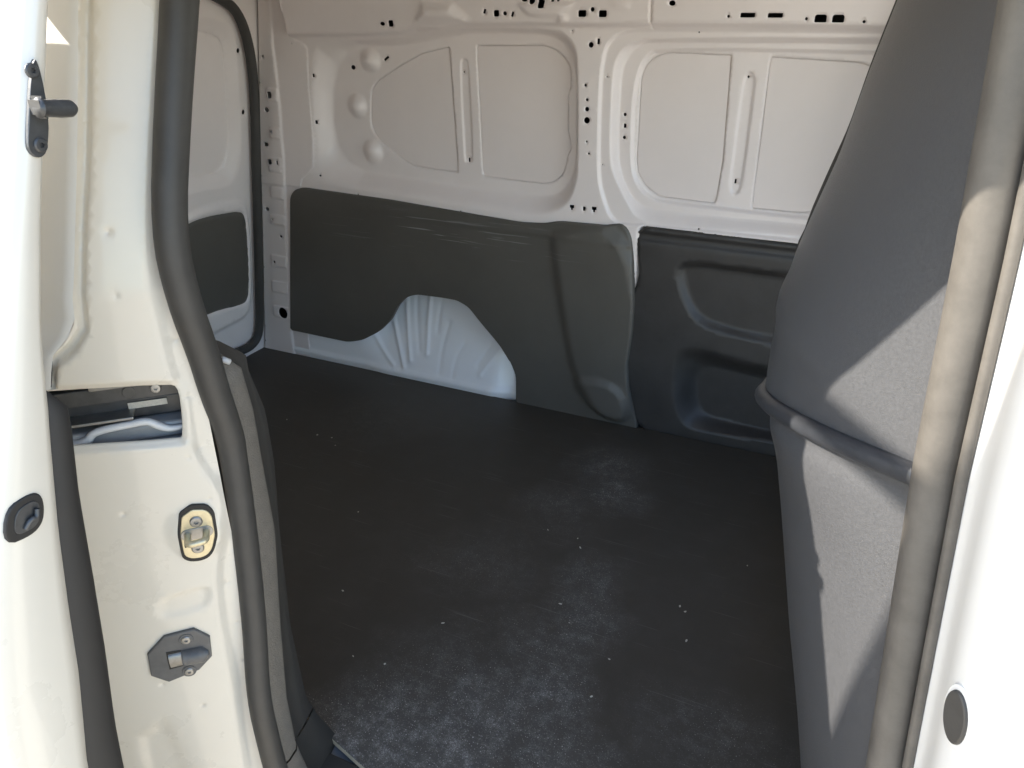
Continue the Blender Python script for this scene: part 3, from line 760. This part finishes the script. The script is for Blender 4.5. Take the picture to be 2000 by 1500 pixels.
# --- rear doors ------------------------------------------------------------------------------
def rear_map(x0):
    return lambda u, v, h: np.stack([x0 + 0.16 * v + h, u, v], 1)
rear_door = empty('rear_door', van)
RS, RT, RE = chaikin(RD_SKIN), chaikin(RD_TRIM), chaikin(RD_EMB)
RSW = chaikin([(0.25, 1.20)] + list(RD_SKIN[1:-1]) + [(0.25, 0.72)])
RTW = chaikin([(0.30, 0.40)] + list(RD_TRIM[1:-1]) + [(0.30, 0.26)])
REW = chaikin([(0.25, 0.45)] + list(RD_EMB[1:-1]) + [(0.25, 0.18)])
frame_in = chaikin([(0.2, 1.23)] + [(y + .035, z + (.035 if z > .9 else -.05)) for y, z in RD_SKIN[1:-1]] + [(0.2, 0.64)])
def rear_height(P):
    h = -0.020 * ramp_between(P, frame_in, RSW)
    h -= bead(P, RSW, 0.004, 0.003)
    h += 0.010 * smooth01(-sdf(P, REW) / 0.02) - 0.014 * smooth01(-sdf(P, RTW) / 0.012)
    return h
sheet('inner_frame', [(0.12, -0.02), (1.62, -0.02), (1.62, 1.31), (0.12, 1.31)], rear_height, rear_map(REAR), 'paint_in', rear_door, grid=0.015,
      rings=[(RSW, (0, -.0015, -.003), .008), (frame_in, (-.004, 0, .004), .01), (REW, (0, -.01, -.02), .01), (RTW, (0, -.006, -.012), .01)], holes=[hole_outline(h) for h in RD_HOLES], hole_depth=0.004)
cc = RTW.mean(0)
sheet('lining', cc + (RTW - cc) * .994, lambda P: -0.004 * (1 - smooth01(poly_dist(P, RTW) / .008)), rear_map(REAR + 0.006), 'lining', rear_door, grid=0.02, skirt=0.008)
tube('rear_door_seal', [(REAR + .022 + 0.16 * z, min(y, FAR - .006), z) for y, z in [(0.9, 1.29), (1.30, 1.285)] + list(RD_SEAL) + [(0.9, 0.030), (0.5, 0.03)]], 0.016, 'rubber', van, seg=12, squash=(1, 1), up=(1, 0, 0))
tube('roof_bracket', [(-1.98, 1.50, 1.262), (-1.93, 1.50, 1.232)], 0.012, 'rubber', van, sub=0)

# --- load floor ------------------------------------------------------------------------------
spots = [(x, y, r, a) for (x, y), r, a in zip(DUST, (.16, .17, .14, .16, .24, .24, .22, .2, .2, .25), (.38, .28, .6, .45, .8, .5, 1.0, .22, .28, .15))]
spots += [(-0.48, 1.15, 0.12, .5), (-0.44, 0.80, 0.12, .45), (-0.40, 0.45, 0.14, .7), (-0.52, 0.20, 0.20, 1.0), (-0.35, 0.30, 0.18, .6)]
M['floor'] = floor_material(spots)
fl = chaikin(resample(np.array([(-2.13, 1.556), (0.45, 1.556), (0.45, 0.13), (-0.60, 0.13), (-0.74, 0.17), (-0.90, 0.22), (-2.13, 0.22)]), 0.05), 1)
n = len(fl)
verts = np.vstack([np.c_[fl, np.full(n, -0.014)], np.c_[fl, np.full(n, -0.0015)], np.c_[fl * 1.0, np.zeros(n)]])
verts[2 * n:, :2] += (np.array([-0.9, 0.85]) - verts[2 * n:, :2]) * 0.0015
faces = [(i * n + j, i * n + (j + 1) % n, (i + 1) * n + (j + 1) % n, (i + 1) * n + j) for i in (0, 1) for j in range(n)] + [tuple(2 * n + j for j in range(n))[::-1]]
floor = build('cargo_floor_board', verts, faces, ['floor', 'wood'], None, smooth=False)
for p in floor.data.polygons[:n]:
    p.material_index = 1
tag(floor, 'black cargo floor board with drifts of pale dust and hairline scratches', 'floor board')

# --- bulkhead --------------------------------------------------------------------------------
sz = np.array([p[1] for p in SILH] + [0.0, -0.02])[::-1]
sx = np.array([p[0] for p in SILH] + [0.11, 0.114])[::-1]
sz = np.r_[sz, 1.53]; sx = np.r_[sx, 0.05]
nz = [-0.02, 0.30, 0.51, 0.72, 0.89, 1.07, 1.25, 1.45]
nx = [0.165, 0.142, 0.124, 0.106, 0.092, 0.083, 0.068, 0.055]
zg = np.linspace(-0.05, 1.5, 311)
xg = np.interp(zg, sz, sx)
ker = np.exp(-(np.arange(-8, 9) / 3.0) ** 2); ker /= ker.sum()
xg = np.convolve(np.pad(xg, 8, 'edge'), ker, 'valid')
def bulk_x(y, z):
    zs = np.interp(z, zg, xg)
    zn = np.interp(z, nz, nx)
    t = np.clip((y - 0.05) / 0.33, 0, 1)
    x = zs + (zn - zs) * (1 - t) ** 2
    x = x + 0.045 * smooth01((y - 0.38) / 1.1)
    return x
def bulk_map(u, v, h):
    return np.stack([bulk_x(u, v) - h, u, v], 1)
def bulk_height(P):
    y, z = P.T
    zr = np.interp(y, [0.05, 0.38, 0.6], [0.883, 0.782, 0.76])
    f = smooth01((0.75 - y) / 0.3)
    f = f * (0.25 + 0.75 * smooth01((0.40 - y) / 0.12))
    return -0.006 * np.exp(-((z - zr + 0.020) / 0.014) ** 2) * f
yy = np.r_[np.arange(0.05, 0.5, .008), np.arange(.5, 1.55, .03)]
ex = [np.stack([yy, np.interp(yy, [0.05, 0.38, 0.6], [0.883, 0.782, 0.76]) + d], 1) for d in np.arange(-.04, .041, .004)]
# unglazed opening added out of view to let fill daylight into the bay
ADDED_OPENING = chaikin(resample(np.array([(0.60, 0.24), (1.48, 0.24), (1.48, 1.45), (0.60, 1.45)]), 0.07), 2)
bulkhead = sheet('bulkhead', [(0.045, -0.012), (1.555, -0.012), (1.555, 1.515), (0.045, 1.515)], bulk_height, bulk_map, 'bulkhead', van, grid=0.016, extra=np.vstack(ex), flip=False, holes=[resample(ADDED_OPENING, 0.02)],
      label='grained grey plastic bulkhead with a raised rib, patched with sunlight')
tube('added_opening_gasket', [bulk_map(np.array([y]), np.array([z]), np.array([0.0]))[0] for y, z in np.vstack([ADDED_OPENING, ADDED_OPENING[:1]])], 0.009, 'rubber', van, seg=8, sub=0, up=(1, 0, 0), caps=False)  # rim of the opening added for light
ry = np.linspace(0.05, 0.62, 24)
rz = np.interp(ry, [0.05, 0.38, 0.62], [0.883, 0.782, 0.76])
tube('moulded_rib', [tuple(bulk_map(np.array([y]), np.array([z]), np.array([0.0035 if y < .34 else 0.0035 - (y - .34) * .05]))[0]) for y, z in zip(ry, rz)], 0.0105, 'rib', bulkhead, seg=14, sub=1, up=(0, 0, 1))

# ------------------------------------------------------------------ rear edge of the door aperture
JD = np.array([-0.7221, -0.6918])      # plan direction outward along the jamb
JN = np.array([0.6918, -0.7221])       # its facing
def lean(z):                           # the upper body leans in
    return 0.075 * np.clip((z - 0.95) / 0.30, 0, 1.6)
def jamb_map(u, v, h):
    u, v, h = (np.asarray(a, float) for a in (u, v, h))
    return np.stack([-0.71 + u * JD[0] + h * JN[0], lean(v) + u * JD[1] + h * JN[1], v], 1)
def J(s, z, h=0.0):
    return jamb_map(np.array([s]), np.array([z]), np.array([h]))[0]

gut = [(0.085, 1.36)] + list(JAMB_GUTTER) + [(0.20, 0.842), (0.20, -0.35)]
jamb_out = np.array([(-0.012, -0.35), (-0.012, 1.36)] + gut)
crease_poly = np.array([(0.069, 1.36)] + list(JAMB_CREASE) + [(0.22, 0.842), (0.22, 1.36)])
step_poly = chaikin([(-0.05, 1.36), (0.012, 1.36)] + list(JAMB_STEP) + [(0.05, -0.35), (-0.05, -0.35)])
slot = chaikin([(0.195, p[1]) if p[0] > .16 else p for p in TRACK_SLOT], 1)
dent = chaikin(JAMB_DENT)
drip = chaikin([(0.16, 0.28), (0.115, 0.33), (0.10, 0.05), (0.11, -0.35), (0.19, -0.35), (0.19, 0.28)])
WELDS = [(0.006, z) for z in np.arange(0.06, 1.30, 0.075)] + [(0.064, 1.02), (0.058, 0.95), (0.020, 0.727), (0.12, 0.36), (0.11, 0.66), (0.075, 0.30)]
weld_pts = [(ws + r * math.cos(a), wz + r * math.sin(a)) for ws, wz in WELDS for r in (0, .002, .004, .007) for a in np.linspace(0, 5.5, 8)]
def jamb_height(P):
    s, z = P.T
    h = -0.010 * smooth01(-sdf(P, step_poly) / 0.018)
    d = -sdf(P, crease_poly)
    h -= 0.011 * smooth01(d / 0.006)
    h += 0.008 * smooth01((d - 0.009) / 0.005)
    h -= 0.0035 * smooth01(-sdf(P, dent) / 0.012)
    h -= 0.006 * smooth01(-sdf(P, drip) / 0.03)
    # roll the metal in round the track opening
    h -= 0.006 * (1 - smooth01(sdf(P, slot) / 0.010))
    for k, (ws, wz) in enumerate(WELDS):
        h -= 0.0016 * np.exp(-(((s - ws) ** 2 + (z - wz) ** 2) / 0.0035 ** 2))
    # low raised land carrying the striker
    h += 0.003 * smooth01((0.048 - np.hypot((s - 0.03) / 0.75, z - 0.612)) / 0.012)
    return h
jamb = sheet('door_jamb', jamb_out, jamb_height, jamb_map, 'jamb', van, grid=0.008, rings=[(step_poly, (.002, 0, -.006, -.012, -.018), .008), (crease_poly, (0, -.003, -.006, -.009, -.0115, -.014), .006), (dent, (0, -.006, -.012), .006), (slot, (.0025, .005, .0075, .010), .005), (drip, (0, -.01, -.02, -.03), .01)],
      holes=[slot], extra=np.array(weld_pts), hole_depth=0.003, flip=True, label='glossy cream-white door jamb with pressed steps and faint smudges')

# quarter panel outside the jamb, running back along the body
rows = []
for z in np.r_[np.linspace(-0.35, 0.84, 10), np.linspace(0.845, 1.36, 26)]:
    s = np.interp(z, [p[1] for p in gut[::-1]], [p[0] for p in gut[::-1]]) if z > 0.8436 else 0.20
    e = J(s, z, -0.003)
    a = e + np.array([-0.004, -0.004, 0]); b = e + np.array([-0.012, -0.0055, 0])
    c = e + np.array([-0.05, -0.006, 0]); d = np.array([-1.3, e[1] - 0.012, z]); f = np.array([-2.3, e[1] + 0.01, z])
    rows.append([e, a, b, c, d, f])
loft('quarter_panel', rows, 'paint', van, flip=True, label='glossy white outer quarter panel glimpsed behind the open door')
box('quarter_inner', (-2.30, 0.115, -0.03), (-0.95, 0.13, ROOF), 'paint_in', van)

# --- middle roller track behind the slot ------------------------------------------------------
track = empty('roller_track', van)
def slab(name, s0, s1, z0, z1, h0, h1, m, bev=0.0):
    p = [J(s, z, h) for h in (h0, h1) for (s, z) in ((s0, z0), (s1, z0), (s1, z1), (s0, z1))]
    f = [(0, 1, 2, 3), (7, 6, 5, 4), (0, 4, 5, 1), (1, 5, 6, 2), (2, 6, 7, 3), (3, 7, 4, 0)]
    o = build(name, p, f, m, track, smooth=False)
    if bev:
        md = o.modifiers.new('bevel', 'BEVEL'); md.width = bev; md.segments = 2
    return o
slab('pocket_back', -0.0, 0.24, 0.735, 0.86, -0.062, -0.058, 'darksteel')
slab('pocket_floor', -0.0, 0.24, 0.741, 0.747, -0.058, -0.011, 'greypaint')
slab('pocket_roof', -0.0, 0.24, 0.8395, 0.8455, -0.058, -0.011, 'darksteel')
slab('pocket_end', -0.002, 0.004, 0.735, 0.85, -0.058, -0.012, 'darksteel')
slab('rail_flange', 0.006, 0.118, 0.822, 0.8385, -0.052, -0.030, 'steel', .002)
slab('rail_web', 0.006, 0.235, 0.799, 0.8215, -0.056, -0.040, 'darksteel', .002)
slab('rail_lip', 0.075, 0.235, 0.781, 0.785, -0.050, -0.022, 'steel', .001)
slab('rail_channel', 0.006, 0.235, 0.770, 0.7985, -0.057, -0.048, 'darksteel', .003)
slab('drain_ledge', 0.006, 0.235, 0.748, 0.769, -0.056, -0.026, 'greypaint', .004)
slab('drain_slot', 0.036, 0.082, 0.785, 0.7935, -0.046, -0.0455, 'chip', .002)
screw('bolt', (0.045, 0.812), 0.0068, jamb_map, 'steel', track, -0.040)
t = np.linspace(0, 2 * math.pi, 25)[:-1]
plate('cover_disc', np.stack([0.076 + .008 * np.cos(t), 0.811 + .008 * np.sin(t)], 1), jamb_map, 0.0015, 'darksteel', track, h0=-0.040, bevel=0.0006)
bs = [(0.155, 0.757), (0.142, 0.757), (0.130, 0.762), (0.124, 0.771), (0.105, 0.7745), (0.080, 0.7755), (0.066, 0.777), (0.058, 0.7755), (0.050, 0.769), (0.042, 0.7635), (0.034, 0.761), (0.022, 0.762), (0.012, 0.764)]
tube('sealant_bead', [J(s, z, -0.0215) for s, z in bs], [.007, .0075, .006, .0048, .0048, .0045, .0050, .0048, .0052, .0046, .004, .003, .0022], 'sealant', track, seg=10)

# --- striker ----------------------------------------------------------------------------------
striker = empty('door_striker', van)
sp_ = chaikin(resample(STRIKER_PLATE, 0.008), 1)
sc = sp_.mean(0)
plate('gasket', sc + (sp_ - sc) * 1.17, jamb_map, 0.0035, 'strip', striker, h0=0.001)
plate('base_plate', sp_, jamb_map, 0.0052, 'zinc', striker, h0=0.001)
for (_, cx, cz, w, h, a) in STRIKER_SCREW:
    screw('screw', (cx, cz), 0.0082, jamb_map, 'steel', striker, 0.0062)
(f0, f1) = STRIKER_FEET
arcs = []
for s_, z_ in STRIKER_FEET:
    arcs.append((s_, z_))
# figure-of-eight stamped land under the loop
lt = []
for k in range(40):
    a = 2 * math.pi * k / 40
    c0 = f1 if math.cos(a) < 0 else f0
    lt.append((c0[0] + .0088 * math.cos(a), c0[1] + .0088 * math.sin(a) - .0012 * 0))
lt = chaikin(np.array(lt), 1)
plate('loop_land', lt, jamb_map, 0.0013, 'steel', striker, h0=0.0062, bevel=.0006)
tube('loop', [J(f0[0], f0[1], .006), J(f0[0], f0[1], .020), J(f0[0] - .001, f0[1], .027), J(f0[0] - .006, f0[1], .0285), J(f1[0] + .006, f1[1], .0285), J(f1[0] + .001, f1[1], .027), J(f1[0], f1[1], .020), J(f1[0], f1[1], .006)], 0.0046, 'zinc', striker, seg=14)
box_p = [(0.0475, 0.600), (0.0475, 0.595), (0.0425, 0.595), (0.0425, 0.600)]
plate('hole_shade_patch', np.array(box_p), jamb_map, 0.0004, 'strip', striker, h0=0.0062, bevel=.0001)  # flat dark patch, its colour stands in for shade inside a hole

# --- guide catch ------------------------------------------------------------------------------
catch = empty('guide_catch', van)
cp = np.array(CATCH_PLATE)
cp = resample(cp, 0.004)
plate('base_plate', cp, jamb_map, 0.005, 'blackplast', catch, h0=0.0, bevel=0.002)
for (_, cx, cz, w, h, a) in CATCH_SCREW:
    tt = np.linspace(0, 2 * math.pi, 25)[:-1]
    plate('screw_collar', np.stack([cx + .0098 * np.cos(tt), cz + .0098 * np.sin(tt)], 1), jamb_map, 0.0015, 'blackplast', catch, h0=0.0048, bevel=.0008)
    screw('screw', (cx, cz), 0.0068, jamb_map, 'steel', catch, 0.0058)
def barrel(name, s0, s1, r, hc, m, open_end=False):
    rows = []
    for s in np.linspace(s0, s1, 6):
        k = (s - s0) / (s1 - s0)
        zc = 0.4055 + 0.002 * k
        rr = r * (0.35 if k == 0 and not open_end else 1.0)
        rows.append([J(s, zc + rr * math.cos(a), hc + rr * math.sin(a)) for a in np.linspace(0, math.pi, 17)])
    v = np.vstack(rows)
    nrow = 17
    f = [(i * nrow + j, i * nrow + j + 1, (i + 1) * nrow + j + 1, (i + 1) * nrow + j) for i in range(5) for j in range(16)]
    f.append(tuple(range(nrow))); f.append(tuple(5 * nrow + j for j in range(nrow))[::-1])
    return build(name, v, f, m, catch)
barrel('sleeve', 0.049, 0.084, 0.0135, 0.004, 'blackplast')
box_o = np.array([(0.0835, 0.4215), (0.1035, 0.4235), (0.1045, 0.3905), (0.0835, 0.3915)])
plate('socket', box_o, jamb_map, 0.0012, 'strip', catch, h0=0.0048, bevel=.0008)
rows = [[J(s, 0.4065 + 0.0125 * math.cos(a), 0.0055 + 0.005 * math.sin(a)) for a in np.linspace(0, math.pi, 9)] for s in (0.084, 0.1015)]
loft('socket_liner', rows, 'steel', catch)
t = np.linspace(0, 2 * math.pi, 21)[:-1]
plate('body_plug', np.stack([0.0165 + .0065 * np.cos(t), 0.727 + .0065 * np.sin(t)], 1), jamb_map, 0.0012, 'jamb', van, h0=-0.011, bevel=.0008)

# --- seals round the aperture and pillar trim --------------------------------------------------
sr = [(-0.70, 0.118, 1.38), (-0.70, 0.098, 1.31)] + [(-0.70, y, z) for y, z in SEAL_REAR] + [(-0.70, 0.004, 0.05), (-0.698, 0.006, -0.03)]
tube('door_seal', sr, [.0215, .0205, .0192, .0188, .0190, .0188, .0182, .0175, .0175, .0175, .018, .0185, .0185], 'rubber', van, seg=20, label='fat black bulb seal along the rear edge of the door opening')
za = np.linspace(0.86, -0.02, 40)
def at_z(tab, z):
    tab = sorted(tab, key=lambda p: p[1])
    return np.interp(z, [p[1] for p in tab], [p[0] for p in tab])
CT_C = [p for p in CTRIM_C if p[1] > 0.05] + [(0.175, 0.02), (0.19, -0.02)]
CT_B = list(CTRIM_B) + [(0.10, -0.02)]
CT_A = list(CTRIM_A) + [(0.045, -0.02)]
rA, rC = [], []
for z in za:
    top = smooth01(np.array([(0.86 - z) / 0.045]))[0]
    yA, yB, yC = at_z(CT_A, z) - .012, at_z(CT_B, z), at_z(CT_C, z)
    yB = yA + (yB - yA) * (0.25 + .75 * top); yC = yB + (yC - yB) * (0.15 + .85 * top)
    xr = -0.028 * (1 - top)
    rA.append([(-0.712 + xr, yA - .01, z), (-0.703 + xr, yA, z), (-0.7005 + xr, yA + (yB - yA) * .3, z), (-0.7035 + xr, yA + (yB - yA) * .8, z), (-0.709 + xr, yB - .001, z)])
    rC.append([(-0.710 + xr, yB, z), (-0.7165 + xr, yB + .003, z), (-0.722 + xr, yB + (yC - yB) * .5, z), (-0.731 + xr, yC - .004, z), (-0.745 + xr, yC + .002, z), (-0.80 + xr, yC + .006, z), (-0.86, yC + .006, z)])
trim = empty('pillar_trim', van)
cut = next(i for i, z in enumerate(za) if z < 0.10)
loft('upper_band', rA[:cut], 'grained', trim, flip=True)
loft('upper_panel', rC[:cut], 'trimdark', trim, flip=True)
def lower(rows):
    return [[(p[0] + .0015, p[1], p[2] - .003) for p in r] for r in rows[cut - 1:]]
loft('lower_band', lower(rA), 'grained', trim, flip=True)
loft('lower_panel', lower(rC), 'trimdark', trim, flip=True)
tube('trim_clip', [(-0.706, 0.052, 0.842), (-0.702, 0.060, 0.835)], 0.004, 'sealant', van, seg=8, sub=0)
box('sill_trim', (-0.80, -0.005, -0.030), (0.42, 0.150, -0.0155), 'trimdark', van, bevel=.004)
# step and sill below the floor
box('door_sill', (-0.74, -0.02, -0.16), (0.40, 0.16, -0.03), 'paint', van, bevel=.01)

# ------------------------------------------------------------------ front edge of the aperture
def bx(z):
    return np.interp(z, [-0.35, 0, .55, .74, .91, 1.08, 1.25, 1.42], [0.172, .158, .127, .110, .095, .085, .072, .060])
zb = np.linspace(1.40, -0.35, 40)
tube('door_seal', [(bx(z) - .001, 0.034, z) for z in zb], 0.0178, 'rubber_dusty', van, seg=20, sub=0, up=(1, 0, 0), label='dusty grey bulb seal between the bulkhead and the white front pillar')
tube('seal_lip', [(bx(z) + .0160, 0.0165, z) for z in zb], 0.0050, 'rubber_dusty', van, seg=10, sub=0, up=(1, 0, 0))
prof = [(0.012, 0.034), (0.020, 0.016), (0.0255, 0.004), (0.028, -0.014), (0.030, -0.035), (0.040, -0.055), (0.058, -0.085), (0.078, -0.118), (0.088, -0.132), (0.104, -0.142), (0.130, -0.146), (0.35, -0.150), (0.5, -0.150)]
prof = chaikin(np.array(prof), 1, False)
rows = [[(bx(z) + px, py, z) for px, py in prof] for z in np.linspace(1.40, -0.35, 30)]
loft('front_pillar', rows, 'paint', van, flip=True, label='glossy white front pillar of the door opening')
# oval rubber plug in the pillar
k0, k1 = np.array([0.046, -0.065]), np.array([0.078, -0.118])
pd = (k1 - k0) / np.linalg.norm(k1 - k0); pn = np.array([pd[1], -pd[0]])
def pillar_map(u, v, h):
    u, v, h = (np.asarray(a, float) for a in (u, v, h))
    return np.stack([bx(v) + k0[0] + pd[0] * u + pn[0] * h, k0[1] + pd[1] * u + pn[1] * h, v], 1)
t = np.linspace(0, 2 * math.pi, 33)[:-1]
PLUG = (-0.020, 0.725, 0.0135, 0.027)
plate('plug_seat', np.stack([PLUG[0] + PLUG[2] * 1.28 * np.cos(t), PLUG[1] + PLUG[3] * 1.2 * np.sin(t)], 1), pillar_map, 0.0018, 'paint', van, h0=-0.001, bevel=.0015)
plug = plate('rubber_plug', np.stack([PLUG[0] + PLUG[2] * np.cos(t), PLUG[1] + PLUG[3] * np.sin(t)], 1), pillar_map, 0.004, 'rubber', van, h0=-0.0005, bevel=.002)

# ------------------------------------------------------------------ sliding door, run back outside the body
door = empty('sliding_door', van)
def line(tab, z):
    tab = sorted(tab, key=lambda p: p[1])
    return np.interp(z, [p[1] for p in tab], [p[0] for p in tab])
D_OUT = [(-0.075, 1.36)] + list(DOOR_OUT) + [(-0.352, 0.45), (-0.352, 0.2), (-0.33, -0.35)]
D_IN = [(-0.060, 1.36)] + list(DOOR_IN) + [(-0.285, 0.3), (-0.275, -0.35)]
rows = []
for z in np.linspace(1.33, -0.35, 60):
    yo, yi = line(D_OUT, z), line(D_IN, z)
    w = yi - yo
    rows.append([(-1.45, yi + .0, z), (-0.70, yi + .0, z), (-0.668, yi, z), (-0.662, yi - .002, z), (-0.660, yi - w * .2, z), (-0.6595, yo + w * .5, z), (-0.660, yo + w * .2, z), (-0.662, yo + .002, z), (-0.6645, yo - .0015, z), (-0.670, yo - .004, z), (-0.70, yo - .008, z), (-0.9, yo - .02, z), (-1.2, yo - .022, z), (-1.45, yo - .018, z)])
loft('door_shell', rows, 'jamb', door, flip=False, closed_rows=True, label='cream-white leading edge and sunlit outer skin')
rows = []
S_ = sorted(DOOR_STRIP, key=lambda p: -p[1])
for z in np.linspace(0.921, -0.35, 60):
    yi = line(D_IN, z)
    ys = line([(-0.246, 0.40), (-0.248, 0.2), (-0.24, -0.35)] + list(DOOR_STRIP), z)
    c, hw = (yi + ys) / 2, max((ys - yi) / 2 + .003, .001)
    rows.append([(-0.667 + 0.010 * math.cos(a) * min(1, (0.925 - z) / .03), c - .002 + hw * math.sin(a), z) for a in np.linspace(-math.pi, math.pi, 17)[:-1]])
loft('weatherstrip', rows, 'strip', door, closed_rows=True)
def door_map(u, v, h):
    u, v, h = (np.asarray(a, float) for a in (u, v, h))
    return np.stack([-0.660 + h, u, v], 1)
pin = empty('guide_pin', van)
plate('bracket', chaikin(PIN_BRACKET, 2), door_map, 0.004, 'darksteel', pin, h0=-.0005, bevel=.001)
tube('pin', [(-0.645, -0.148, 1.169), (-0.645, -0.140, 1.168), (-0.645, -0.130, 1.1665), (-0.645, -0.120, 1.1655), (-0.645, -0.113, 1.1645)], [.0085, .0072, .0076, .0072, .0008], 'darksteel', pin, seg=16, sub=2)
box('pin_boss', (-0.660, -0.148, 1.160), (-0.640, -0.140, 1.178), 'darksteel', pin, bevel=.003)
for c in ((-0.1475, 1.138), (-0.138, 1.197)):
    screw('bolt', c, 0.0062, door_map, 'darksteel', pin, 0.0035)
latch = empty('door_latch', van)
LH = chaikin(LATCH_HOLE, 2)
lc = LH.mean(0)
plate('latch_shade_plate', LH, door_map, 0.0035, 'strip', latch, h0=-.001, bevel=.0016)  # dark plate, its colour stands in for shade in the latch opening
plate('latch_plate', lc + (LH - lc) * .66, door_map, 0.0015, 'darksteel', latch, h0=.0022, bevel=.0005)
tube('latch_claw', [(-0.655, -0.262, 0.808), (-0.653, -0.256, 0.816), (-0.653, -0.250, 0.814), (-0.654, -0.247, 0.822)], 0.0026, 'darksteel', latch, seg=8)

# ------------------------------------------------------------------ crumbs on the floor
for i, (x, y) in enumerate(CRUMBS):
    bm = bmesh.new()
    bmesh.ops.create_icosphere(bm, subdivisions=1, radius=0.5)
    L, W, H = rnd.uniform(.004, .011), rnd.uniform(.0025, .0055), rnd.uniform(.0012, .003)
    if i in (1, 5, 3):
        L *= 1.2
    for v in bm.verts:
        v.co = Vector((v.co.x * L, v.co.y * W, v.co.z * H)) * rnd.uniform(.75, 1.2)
    zmin = min(v.co.z for v in bm.verts)
    for v in bm.verts:
        v.co.z -= zmin
    me = bpy.data.meshes.new('crumb'); bm.to_mesh(me); bm.free()
    me.materials.append(M['chip'])
    o = link(bpy.data.objects.new('crumb', me))
    o.location = (x, y, 0.0); o.rotation_euler = (0, 0, rnd.uniform(0, 6.28))
    tag(o, 'small pale crumb lying on the black cargo floor', 'crumb', 'crumbs scattered on the cargo floor')

# ------------------------------------------------------------------ added unseen pole, placed to cast shade on front pillar and bulkhead
E_ = np.array([0.399, -0.917]); B_ = np.array([-0.917, -0.399])
def post_at(c, z, back=1.5):
    q = E_ * c + B_ * back
    return (q[0], q[1], z)
pole = empty('added_shade_pole')
pole.location = post_at(0.09 + 0.25 * (GROUND_Z - 1.93), GROUND_Z)
def under(o):
    o.parent = pole
    o.matrix_parent_inverse = pole.matrix_basis.inverted()
    return o
under(tube('shaft', [post_at(0.09 + 0.25 * (z - 1.93), z) for z in np.linspace(GROUND_Z, 4.6, 14)], [.088, .082, .076, .070], 'post', None, seg=20, sub=0))
under(tube('added_shade_arm', [post_at(0.10, 1.965), post_at(-0.02, 1.948), post_at(-0.20, 1.922), post_at(-0.34, 1.90)], 0.020, 'darksteel', None, seg=12, sub=1))  # arm added to cast the shadow band on the bulkhead
tag(pole, 'unseen wooden pole with an arm, added to cast shade on the front pillar and bulkhead', 'pole')
